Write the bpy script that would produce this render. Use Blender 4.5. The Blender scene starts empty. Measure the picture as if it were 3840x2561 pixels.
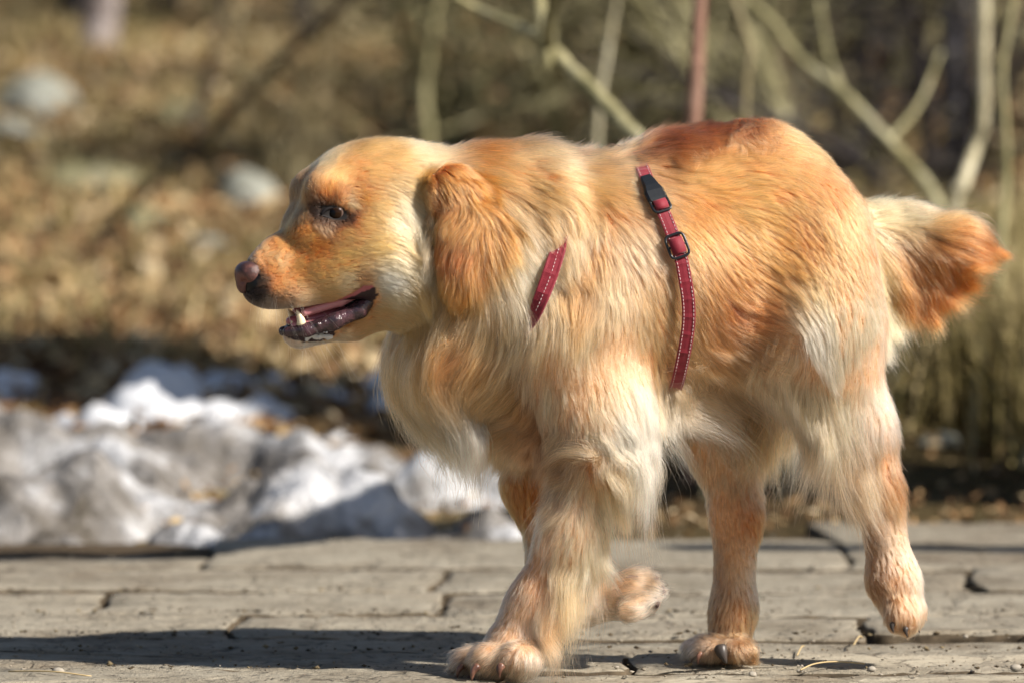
import bpy, math, random
import numpy as np
from mathutils import Vector, Matrix

# ------------------------------------------------------------------ camera, light, exposure
scene = bpy.context.scene
CAM_H, CAM_D, FPX = 0.62, 5.5, 18333.0           # camera height, distance to the dog, focal length in photo pixels
PITCH = math.atan((1280.5 - 452.0) / FPX)
cam_data = bpy.data.cameras.new('camera')
cam = bpy.data.objects.new('camera', cam_data)
scene.collection.objects.link(cam)
cam.location = (0.0, -CAM_D, CAM_H)
cam.rotation_euler = (math.pi / 2 - PITCH, 0, 0)
cam_data.sensor_width = 36.0
cam_data.lens = 36.0 * FPX / 3840.0
cam_data.clip_start = 0.1
cam_data.clip_end = 400.0
cam_data.dof.use_dof = True
cam_data.dof.focus_distance = 5.42
cam_data.dof.aperture_fstop = 4.0
scene.camera = cam

SUN_AZ, SUN_EL = math.atan2(-0.46, 0.89), math.radians(39)
SUN = np.array([math.cos(SUN_EL) * math.cos(SUN_AZ), math.cos(SUN_EL) * math.sin(SUN_AZ), math.sin(SUN_EL)])
world = bpy.data.worlds.new('World')
scene.world = world
world.use_nodes = True
wn, wl = world.node_tree.nodes, world.node_tree.links
wn.clear()
w_out = wn.new('ShaderNodeOutputWorld')
w_bg = wn.new('ShaderNodeBackground')
w_sky = wn.new('ShaderNodeTexSky')
w_sky.sky_type = 'NISHITA'
w_sky.sun_disc = False
w_sky.sun_elevation = SUN_EL
w_sky.sun_rotation = math.pi / 2 - SUN_AZ
w_bg.inputs['Strength'].default_value = 0.050
wl.new(w_sky.outputs[0], w_bg.inputs['Color'])
wl.new(w_bg.outputs[0], w_out.inputs['Surface'])
sun_data = bpy.data.lights.new('sun', 'SUN')
sun_data.energy = 5.0
sun_data.angle = math.radians(0.5)
sun_data.color = (1.0, 0.92, 0.82)
sun = bpy.data.objects.new('sun', sun_data)
scene.collection.objects.link(sun)
sun.rotation_euler = Vector(SUN.tolist()).to_track_quat('Z', 'Y').to_euler()
vs = scene.view_settings
vs.view_transform = 'Standard'
vs.look = 'None'
vs.exposure = 0.70
vs.gamma = 1.0
vs.use_curve_mapping = False
cy = scene.cycles
cy.max_bounces = 10
cy.diffuse_bounces = 3
cy.glossy_bounces = 3
cy.transmission_bounces = 8
cy.transparent_max_bounces = 8
cy.use_denoising = True
cy.caustics_reflective = False
cy.caustics_refractive = False
scene.cycles_curves.shape = 'RIBBONS'
scene.cycles_curves.subdivisions = 2

# ------------------------------------------------------------------ helpers
COL = scene.collection
V2P = 3840.0 / 2351.0                             # survey pixels (2351 wide) to photo pixels


def P(vx, vy, Y):
    """World point seen at survey pixel (vx, vy) at depth Y."""
    u, v = (vx * V2P - 1920.0) / FPX, (vy * V2P - 1280.5) / FPX
    cp, sp = math.cos(PITCH), math.sin(PITCH)
    dx, dy, dz = u, cp - v * sp, -sp - v * cp
    t = (Y + CAM_D) / dy
    return np.array([dx * t, Y, CAM_H + dz * t])


def G(vx, vy):
    """World point on the ground plane seen at survey pixel (vx, vy)."""
    u, v = (vx * V2P - 1920.0) / FPX, (vy * V2P - 1280.5) / FPX
    cp, sp = math.cos(PITCH), math.sin(PITCH)
    dx, dy, dz = u, cp - v * sp, -sp - v * cp
    t = -CAM_H / dz
    return np.array([dx * t, dy * t - CAM_D, 0.0])


PX = 1.0 / (FPX / CAM_D / V2P)                    # metres per survey pixel at the dog


def tag(o, label=None, cat=None, group=None, kind=None):
    if label: o['label'] = label
    if cat: o['category'] = cat
    if group: o['group'] = group
    if kind: o['kind'] = kind
    return o


def mesh_obj(name, verts, faces, mat, parent=None, smooth=True, loc=None):
    me = bpy.data.meshes.new(name)
    me.from_pydata([tuple(map(float, v)) for v in verts], [], [tuple(map(int, f)) for f in faces])
    if mat: me.materials.append(mat)
    if smooth: me.shade_smooth()
    o = bpy.data.objects.new(name, me)
    COL.objects.link(o)
    if loc is not None: o.location = loc
    if parent: o.parent = parent
    return o


def fast_mesh(name, verts, quads, mat, parent=None, smooth=True):
    """Mesh from numpy arrays; quads is (n, 3) or (n, 4)."""
    me = bpy.data.meshes.new(name)
    n, k = quads.shape
    me.vertices.add(len(verts)); me.vertices.foreach_set('co', verts.astype(np.float32).ravel())
    me.loops.add(n * k); me.loops.foreach_set('vertex_index', quads.astype(np.int32).ravel())
    me.polygons.add(n)
    me.polygons.foreach_set('loop_start', np.arange(0, n * k, k, dtype=np.int32))
    me.update(calc_edges=True)
    me.validate()
    if mat: me.materials.append(mat)
    if smooth: me.shade_smooth()
    o = bpy.data.objects.new(name, me)
    COL.objects.link(o)
    if parent: o.parent = parent
    return o


def empty(name, loc=(0, 0, 0)):
    o = bpy.data.objects.new(name, None)
    o.location = tuple(map(float, loc))
    COL.objects.link(o)
    return o


class NT:
    """Small node-tree writer."""
    def __init__(self, name, rough=0.8, spec=0.3, color=(0.5, 0.5, 0.5)):
        self.mat = bpy.data.materials.new(name)
        self.mat.use_nodes = True
        self.n, self.l = self.mat.node_tree.nodes, self.mat.node_tree.links
        self.bsdf = self.n['Principled BSDF']
        self.out = self.n['Material Output']
        self.bsdf.inputs['Roughness'].default_value = rough
        self.bsdf.inputs['Specular IOR Level'].default_value = spec
        self.bsdf.inputs['Base Color'].default_value = (*color, 1)
        self.tc = None

    def coord(self, kind='Object', scale=None):
        if self.tc is None: self.tc = self.n.new('ShaderNodeTexCoord')
        s = self.tc.outputs[kind]
        if scale is not None:
            m = self.n.new('ShaderNodeMapping')
            m.inputs['Scale'].default_value = scale if hasattr(scale, '__len__') else (scale,) * 3
            self.l.new(s, m.inputs['Vector']); s = m.outputs[0]
        return s

    def noise(self, scale, detail=6, rough=0.6, coord=None, dist=0.0):
        t = self.n.new('ShaderNodeTexNoise')
        t.inputs['Scale'].default_value = scale; t.inputs['Detail'].default_value = detail
        t.inputs['Roughness'].default_value = rough; t.inputs['Distortion'].default_value = dist
        self.l.new(coord or self.coord(), t.inputs['Vector'])
        return t.outputs['Fac']

    def voronoi(self, scale, coord=None, feature='F1', out='Distance'):
        t = self.n.new('ShaderNodeTexVoronoi'); t.feature = feature
        t.inputs['Scale'].default_value = scale
        self.l.new(coord or self.coord(), t.inputs['Vector'])
        return t.outputs[out]

    def ramp(self, fac, stops):
        r = self.n.new('ShaderNodeValToRGB')
        e = r.color_ramp.elements
        while len(e) < len(stops): e.new(0.5)
        for el, (p, c) in zip(e, stops):
            el.position = p
            el.color = (*c, 1) if hasattr(c, '__len__') else (c, c, c, 1)
        self.l.new(fac, r.inputs[0])
        return r.outputs[0]

    def mix(self, a, b, fac, mode='MIX'):
        m = self.n.new('ShaderNodeMix'); m.data_type = 'RGBA'; m.blend_type = mode
        for sock, v in ((m.inputs[0], fac), (m.inputs[6], a), (m.inputs[7], b)):
            if hasattr(v, 'is_output'): self.l.new(v, sock)
            elif hasattr(v, '__len__'): sock.default_value = (*v, 1)
            else: sock.default_value = v
        return m.outputs[2]

    def attr(self, name):
        a = self.n.new('ShaderNodeAttribute'); a.attribute_name = name
        return a.outputs['Color']

    def color(self, s):
        self.l.new(s, self.bsdf.inputs['Base Color']); return self

    def rough(self, s):
        self.l.new(s, self.bsdf.inputs['Roughness']); return self

    def bump(self, h, strength=0.5, dist=0.01):
        b = self.n.new('ShaderNodeBump')
        b.inputs['Strength'].default_value = strength; b.inputs['Distance'].default_value = dist
        self.l.new(h, b.inputs['Height'])
        prev = self.bsdf.inputs['Normal'].links
        if prev: self.l.new(prev[0].from_socket, b.inputs['Normal'])
        self.l.new(b.outputs[0], self.bsdf.inputs['Normal'])
        return self


def tube(points, radii, sides=8, cap=True):
    """Verts and faces of a tapered tube through points."""
    pts = np.asarray(points, float); n = len(pts)
    radii = np.broadcast_to(np.asarray(radii, float), (n,))
    tan = np.gradient(pts, axis=0); tan /= np.linalg.norm(tan, axis=1)[:, None] + 1e-12
    up = np.array([0.0, 0.0, 1.0]) if abs(tan[0][2]) < 0.8 else np.array([1.0, 0.0, 0.0])
    V, F = [], []
    a = np.cross(tan[0], up); a /= np.linalg.norm(a)
    ang = np.linspace(0, 2 * math.pi, sides, endpoint=False)
    for i in range(n):
        a = a - tan[i] * np.dot(a, tan[i]); a /= np.linalg.norm(a) + 1e-12
        b = np.cross(tan[i], a)
        V.append(pts[i] + radii[i] * (np.cos(ang)[:, None] * a + np.sin(ang)[:, None] * b))
    for i in range(n - 1):
        for j in range(sides):
            k = (j + 1) % sides
            F.append((i * sides + j, i * sides + k, (i + 1) * sides + k, (i + 1) * sides + j))
    if cap:
        F.append(tuple(range(sides - 1, -1, -1)))
        F.append(tuple((n - 1) * sides + j for j in range(sides)))
    return np.concatenate(V), F


def spline(pts, n):
    """Catmull-Rom resample of a point list to n points."""
    p = np.asarray(pts, float)
    q = np.concatenate([[2 * p[0] - p[1]], p, [2 * p[-1] - p[-2]]])
    t = np.linspace(0, len(p) - 1 - 1e-9, n); i = t.astype(int); f = (t - i)[:, None]
    a, b, c, d = q[i], q[i + 1], q[i + 2], q[i + 3]
    return 0.5 * (2 * b + (c - a) * f + (2 * a - 5 * b + 4 * c - d) * f ** 2 + (3 * b - a - 3 * c + d) * f ** 3)


def sines(seed, dims, freq, terms=10):
    """A smooth random vector field built from sines; returns f(p) -> (n, dims)."""
    r = np.random.default_rng(seed)
    k = r.normal(size=(dims, terms, 3)); k /= np.linalg.norm(k, axis=2)[..., None]
    k *= freq * r.uniform(0.6, 1.6, (dims, terms, 1)); ph = r.uniform(0, 6.28, (dims, terms))

    def f(p):
        return np.stack([np.sin(p @ k[d].T + ph[d]).sum(1) for d in range(dims)], 1) / math.sqrt(terms / 2)
    return f
# ------------------------------------------------------------------ the dog: one continuous sculpted surface
HEAD_YAW = math.radians(19)
HO = P(950, 500, -0.075)                          # pivot of the head, on its middle plane
cψ, sψ = math.cos(HEAD_YAW), math.sin(HEAD_YAW)


def HL(a, z, c):
    """Head point: a forward of the pivot, z up, c to the side that faces the camera."""
    return np.array([HO[0] - a * cψ + c * sψ, HO[1] - a * sψ - c * cψ, z])


def HA(vx, vy, c):
    """Head coordinates (a, z, c) of the point seen at (vx, vy) that lies c to the side."""
    Y = HO[1]
    for _ in range(6):
        w = P(vx, vy, Y)
        a = (HO[0] + c * sψ - w[0]) / cψ
        Y = HO[1] - a * sψ - c * cψ
    return a, w[2], c


RH = np.array([[-cψ, -sψ, 0], [0, 0, 1], [sψ, -cψ, 0]])      # rows: forward, up, near side
BODY_YAW = math.radians(18)
RB = np.array([[-math.cos(BODY_YAW), -math.sin(BODY_YAW), 0], [0, 0, 1], [math.sin(BODY_YAW), -math.cos(BODY_YAW), 0]])


def rot2(R, deg):
    """Turn the first two rows of a frame by deg in their plane (positive lifts the front end)."""
    a = math.radians(deg)
    return np.array([math.cos(a) * R[0] + math.sin(a) * R[1], -math.sin(a) * R[0] + math.cos(a) * R[1], R[2]])


PR = []                                            # (group, kind, data, k)


def ell(g, c, r, R, k): PR.append((g, 'e', (np.asarray(c, float), np.asarray(r, float), R), k))
def cap(g, a, b, ra, rb, k, side=None, sc=1.0): PR.append((g, 'c', (np.asarray(a, float), np.asarray(b, float), ra, rb, side, sc), k))


def bE(g, vx, vy, Y, rx, rz, ry, deg=0, k=0.04):
    i = 11 * PX if g in ('torso', 'neck') else 0.0      # room for the coat that grows on it
    ell(g, P(vx, vy, Y), (rx * PX - i, rz * PX - i, ry - i), rot2(RB, deg), k)


def bC(g, p, q, rp, rq, k=0.03, sc=1.0):
    cap(g, P(*p), P(*q), rp * PX, rq * PX, k, RB[2], sc)


def hE(vx, vy, c, rx, rz, ry, deg=0, k=0.012, g='head'):
    a, z, _ = HA(vx, vy, abs(c))
    for s in ((1,) if c == 0 else (1, -1)):
        ell(g if s == 1 or g != 'ear' else 'farear', HL(a, z, s * abs(c)), (rx * PX, rz * PX, ry), rot2(RH, deg), k)


def hC(p, q, rp, rq, c=0, k=0.012, sc=1.0, g='head'):
    a, z, _ = HA(*p, c); b, y, _ = HA(*q, c)
    for s in ((1,) if c == 0 else (1, -1)):
        cap(g, HL(a, z, s * c), HL(b, y, s * c), rp * PX, rq * PX, k, RH[2], sc)


# torso
bE('torso', 1460, 655, 0.010, 255, 262, 0.118, 0)
bE('torso', 1660, 618, 0.045, 270, 258, 0.108, -10, 0.06)
bE('torso', 1780, 505, 0.075, 185, 208, 0.108, -20, 0.06)
bE('torso', 1640, 395, 0.04, 180, 85, 0.055, -18, 0.05)
bE('torso', 1505, 425, 0.030, 125, 95, 0.055, -14, 0.05)
bE('torso', 1370, 560, 0.0, 150, 165, 0.085, 0, 0.05)
bE('torso', 1240, 850, -0.015, 190, 190, 0.092, -30, 0.06)
bE('torso', 1320, 720, -0.060, 150, 230, 0.062, 12, 0.05)
bE('torso', 1330, 720, 0.085, 140, 220, 0.055, 12, 0.05)
bE('torso', 1890, 690, 0.010, 120, 245, 0.062, 8, 0.05)
bE('torso', 1870, 700, 0.150, 110, 230, 0.055, 8, 0.05)
# neck
cap('neck', HL(-0.01, P(950, 455, 0)[2], 0), P(1300, 590, 0.0), 112 * PX, 190 * PX, 0.05, RB[2], 0.86)
bE('neck', 1160, 480, -0.04, 150, 135, 0.075, 0, 0.05)
bE('neck', 1236, 520, -0.012, 118, 190, 0.112, -8, 0.014)
bE('neck', 1130, 640, -0.045, 165, 215, 0.090, -20, 0.05)
bE('neck', 1035, 810, -0.050, 125, 130, 0.072, -30, 0.05)
# near front leg
bC('nf', (1345, 820, -0.085), (1400, 1010, -0.095), 110, 80, 0.05, 0.75)
bC('nf', (1380, 980, -0.095), (1306, 1230, -0.100), 84, 55, 0.04, 0.8)
bC('nf', (1306, 1230, -0.100), (1232, 1385, -0.100), 54, 49, 0.03, 0.85)
bC('nf', (1232, 1385, -0.100), (1176, 1470, -0.105), 49, 50, 0.03, 0.9)
# near front paw: pad mass and four toes
bE('nf', 1175, 1500, -0.105, 62, 44, 0.036, -12, 0.02)
for vx, vy, Y, rx, rz, ry, dg in ((1192, 1516, -0.142, 46, 38, 0.019, 8), (1122, 1517, -0.130, 42, 38, 0.0175, 8),
                                  (1078, 1522, -0.104, 36, 32, 0.0165, 8), (1092, 1518, -0.070, 36, 32, 0.0165, 8)):
    bE('nf', vx, vy, Y, rx, rz, ry, dg, 0.005)
# far front leg: forearm back under the chest, paw folded up behind
bC('ff', (1270, 960, 0.06), (1225, 1110, 0.055), 90, 62, 0.04, 0.8)
bC('ff', (1225, 1110, 0.055), (1268, 1300, 0.04), 50, 40, 0.03, 0.85)
bC('ff', (1268, 1300, 0.04), (1335, 1388, 0.035), 40, 38, 0.03, 0.85)
bC('ff', (1335, 1388, 0.035), (1425, 1378, 0.030), 36, 38, 0.02, 0.9)
bE('ff', 1432, 1352, 0.030, 44, 30, 0.026, -10, 0.012)
for vx, vy, Y in ((1474, 1338, 0.046), (1488, 1360, 0.024), (1474, 1386, 0.006), (1448, 1402, -0.002)):
    bE('ff', vx, vy, Y, 32, 21, 0.012, -8, 0.006)
# near hind leg
bC('nh', (1900, 800, 0.000), (1970, 985, 0.015), 122, 68, 0.05, 0.62)
bC('nh', (1970, 985, 0.015), (2012, 1115, 0.025), 66, 47, 0.03, 0.75)
bC('nh', (2012, 1115, 0.025), (2050, 1330, 0.030), 47, 50, 0.02, 0.85)
bC('nh', (2050, 1330, 0.030), (2076, 1400, 0.028), 50, 42, 0.02, 0.9)
for vx, vy, Y in ((2058, 1410, 0.006), (2086, 1420, 0.012), (2098, 1412, 0.036), (2068, 1412, 0.048)):
    bE('nh', vx, vy, Y, 22, 36, 0.013, 12, 0.008)
# far hind leg
bC('fh', (1760, 820, 0.120), (1665, 990, 0.105), 130, 88, 0.05, 0.62)
bC('fh', (1665, 990, 0.105), (1690, 1180, 0.090), 78, 52, 0.03, 0.75)
bC('fh', (1690, 1180, 0.090), (1684, 1400, 0.080), 50, 44, 0.02, 0.9)
bC('fh', (1684, 1400, 0.080), (1672, 1480, 0.074), 44, 44, 0.02, 0.95)
for vx, vy, Y, rx in ((1690, 1492, 0.040, 40), (1630, 1493, 0.046, 42), (1608, 1495, 0.074, 34), (1622, 1490, 0.100, 34)):
    bE('fh', vx, vy, Y, rx, 27, 0.0165, 6, 0.004)
# tail
bC('tail', (1935, 572, 0.095), (2075, 552, 0.12), 100, 62, 0.03, 0.6)
bC('tail', (2075, 548, 0.12), (2200, 560, 0.10), 56, 40, 0.02, 0.6)
# head
hE(885, 425, 0, 118, 98, 0.050, -8, 0.02)
hE(800, 430, 0, 92, 84, 0.044, -30, 0.02)
hE(748, 445, 0.026, 48, 46, 0.020, 0, 0.02)
hE(745, 520, 0, 68, 70, 0.036, -30, 0.02)
hE(870, 560, 0.024, 100, 100, 0.038, -15, 0.03)
hE(925, 640, 0.020, 85, 80, 0.036, -15, 0.03)
hC((770, 560), (655, 612), 72, 62, 0, 0.022, 0.74)
hC((655, 612), (612, 634), 64, 52, 0, 0.014, 0.76)
hE(594, 645, 0, 30, 34, 0.018, 0, 0.010)
hE(605, 668, 0, 38, 26, 0.018, 0, 0.010)
hE(675, 664, 0.014, 82, 42, 0.020, -2, 0.016)
hE(775, 632, 0.022, 85, 46, 0.020, 20, 0.022)
hE(810, 590, 0.014, 95, 75, 0.036, 10, 0.03)
hE(722, 520, 0.020, 50, 40, 0.017, -35, 0.016)
# lower jaw
hC((920, 668), (810, 730), 66, 42, 0, 0.02, 0.85)
hC((810, 730), (690, 764), 38, 29, 0, 0.012, 0.98)
hE(682, 764, 0, 30, 22, 0.016, 0, 0.01)
for p, q, rp, rq in (((866, 668), (760, 706), 5, 14), ((760, 706), (620, 728), 14, 14)):
    PR.append(('sub', 'c', (HL(*HA(*p, 0)[:2], 0), HL(*HA(*q, 0)[:2], 0), rp * PX, rq * PX, RH[2], 6.0), 0.005))
# eye sockets
ea, ez, ec = HA(770, 489, 0.040)
for s in (1, -1):
    PR.append(('sub', 'e', (HL(ea, ez, s * 0.048), np.array([20 * PX, 13 * PX, 0.010]), rot2(RH, -16)), 0.004))
# ears
hE(1040, 440, 0.060, 56, 58, 0.015, -30, 0.012, 'ear')
hE(1064, 552, 0.073, 57, 114, 0.008, 8, 0.011, 'ear')
hE(1052, 642, 0.076, 32, 46, 0.007, 0, 0.010, 'ear')
hE(1100, 545, 0.078, 30, 52, 0.006, 30, 0.012, 'ear')


def prim(kind, d, p):
    if kind == 'e':
        c, r, R = d
        q = (p - c) @ R.T
        k0 = np.linalg.norm(q / r, axis=-1); k1 = np.linalg.norm(q / r ** 2, axis=-1)
        return k0 * (k0 - 1.0) / np.maximum(k1, 1e-6)
    a, b, ra, rb, side, sc = d
    if side is not None and sc != 1.0:
        f = 1.0 / sc - 1.0
        p = p + (((p - a) @ side) * f)[..., None] * side
        b = b + ((b - a) @ side) * f * side
    ab = b - a
    t = np.clip(((p - a) @ ab) / (ab @ ab), 0, 1)
    d_ = np.linalg.norm(p - a - t[..., None] * ab, axis=-1) - (ra + (rb - ra) * t)
    return d_ * (min(sc, 1.0) if sc < 1 else 1.0) if sc <= 1 else d_


def bounds(kind, d):
    if kind == 'e': return d[0] - d[1].max(), d[0] + d[1].max()
    m = max(d[2], d[3]) * max(1, d[5])
    return np.minimum(d[0], d[1]) - m, np.maximum(d[0], d[1]) + m


def axis(lo, hi, breaks):
    """Grid axis: list of (upto, step)."""
    out, x = [], lo
    for upto, st in breaks:
        while x < upto: out.append(x); x += st
    return np.array(out)


AX = axis(-0.46, 0.50, [(-0.10, 0.0028), (0.56, 0.0045)])
AY = axis(-0.24, 0.26, [(-0.03, 0.0030), (0.26, 0.0045)])
AZ = axis(-0.012, 0.66, [(0.10, 0.0032), (0.33, 0.0045), (0.66, 0.0030)])
phi = np.full((len(AX), len(AY), len(AZ)), 0.2, np.float32)
subs = []
for g, kd, d, k in PR:
    if g == 'sub': subs.append((kd, d, k)); continue
    lo, hi = bounds(kd, d); pad = k + 0.05
    s = tuple(slice(max(0, np.searchsorted(A, l - pad)), np.searchsorted(A, h + pad)) for A, l, h in zip((AX, AY, AZ), lo, hi))
    pp = np.stack(np.meshgrid(AX[s[0]], AY[s[1]], AZ[s[2]], indexing='ij'), -1)
    v = prim(kd, d, pp); o = phi[s]
    h = np.clip(1 - np.abs(v - o) / k, 0, None)
    phi[s] = np.minimum(v, o) - h * h * k * 0.25
for kd, d, k in subs:
    lo, hi = bounds(kd, d)
    s = tuple(slice(max(0, np.searchsorted(A, l - 0.02)), np.searchsorted(A, h + 0.02)) for A, l, h in zip((AX, AY, AZ), lo, hi))
    pp = np.stack(np.meshgrid(AX[s[0]], AY[s[1]], AZ[s[2]], indexing='ij'), -1)
    v = -prim(kd, d, pp); o = phi[s]
    h = np.clip(1 - np.abs(v - o) / k, 0, None)
    phi[s] = np.maximum(v, o) + h * h * k * 0.25


def trilin(arrs, p):
    idx, fr = [], []
    for A, c in zip((AX, AY, AZ), p.T):
        i = np.clip(np.searchsorted(A, c) - 1, 0, len(A) - 2)
        idx.append(i); fr.append(np.clip((c - A[i]) / (A[i + 1] - A[i]), 0, 1))
    i, j, k = idx; f, g, h = fr
    out = []
    for F in arrs:
        r = 0
        for a, wa in ((0, 1 - f), (1, f)):
            for b, wb in ((0, 1 - g), (1, g)):
                for c, wc in ((0, 1 - h), (1, h)):
                    r = r + wa * wb * wc * F[i + a, j + b, k + c]
        out.append(r)
    return np.stack(out, -1)


GX, GY, GZ = np.gradient(phi, AX, AY, AZ)


def dist(p): return trilin((phi,), p)[:, 0]


def normal(p):
    g = trilin((GX, GY, GZ), p)
    return g / (np.linalg.norm(g, axis=1)[:, None] + 1e-9)


def surface_nets():
    S = phi < 0
    nx, ny, nz = S.shape
    corner = [S[a:nx - 1 + a, b:ny - 1 + b, c:nz - 1 + c] for a in (0, 1) for b in (0, 1) for c in (0, 1)]
    cnt = sum(c.astype(np.int8) for c in corner)
    ci, cj, ck = np.nonzero((cnt > 0) & (cnt < 8))
    vid = -np.ones((nx - 1, ny - 1, nz - 1), np.int64); vid[ci, cj, ck] = np.arange(len(ci))
    acc = np.zeros((len(ci), 3)); num = np.zeros(len(ci))
    base = np.stack([ci, cj, ck], 1)
    for ax in range(3):
        for u in (0, 1):
            for w in (0, 1):
                o = [0, 0, 0]; oth = [q for q in range(3) if q != ax]
                o[oth[0]] = u; o[oth[1]] = w
                p0 = base + o; p1 = p0.copy(); p1[:, ax] += 1
                f0, f1 = phi[tuple(p0.T)], phi[tuple(p1.T)]
                m = (f0 < 0) != (f1 < 0)
                t = np.where(m, f0 / np.where(m, f0 - f1, 1), 0)
                w0 = np.stack([AX[p0[:, 0]], AY[p0[:, 1]], AZ[p0[:, 2]]], 1)
                w1 = np.stack([AX[p1[:, 0]], AY[p1[:, 1]], AZ[p1[:, 2]]], 1)
                acc += (w0 + (w1 - w0) * t[:, None]) * m[:, None]; num += m
    V = acc / num[:, None]
    Q = []
    for ax in range(3):
        sl0 = [slice(1, -1)] * 3; sl1 = [slice(1, -1)] * 3
        sl0[ax] = slice(0, -1); sl1[ax] = slice(1, None)
        a, b = S[tuple(sl0)], S[tuple(sl1)]
        off = np.array([1, 1, 1]); off[ax] = 0
        for flip, m in ((False, a & ~b), (True, ~a & b)):
            e = np.stack(np.nonzero(m), 1) + off
            o1, o2 = [q for q in range(3) if q != ax]
            quad = []
            for du, dw in ((1, 1), (0, 1), (0, 0), (1, 0)):
                q = e.copy(); q[:, o1] -= du; q[:, o2] -= dw
                quad.append(vid[tuple(q.T)])
            quad = np.stack(quad, 1)
            if ax == 1: flip = not flip
            if flip: quad = quad[:, ::-1]
            Q.append(quad)
    Q = np.concatenate(Q)
    return V, Q[(Q >= 0).all(1)]


SKV, SKQ = surface_nets()
# ------------------------------------------------------------------ coat: colours, lie and length surveyed over the animal
FC = {'W': (0.88, 0.645, 0.43), 'C': (0.81, 0.44, 0.215), 'G': (0.67, 0.285, 0.098), 'O': (0.54, 0.180, 0.044),
      'R': (0.33, 0.084, 0.018), 'D': (0.020, 0.015, 0.015), 'Y': (0.20, 0.165, 0.125), 'M': (0.25, 0.13, 0.060), 'B': (0.19, 0.050, 0.014)}  # B is the crest's rust, darkened to paint the shade among its curls
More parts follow.
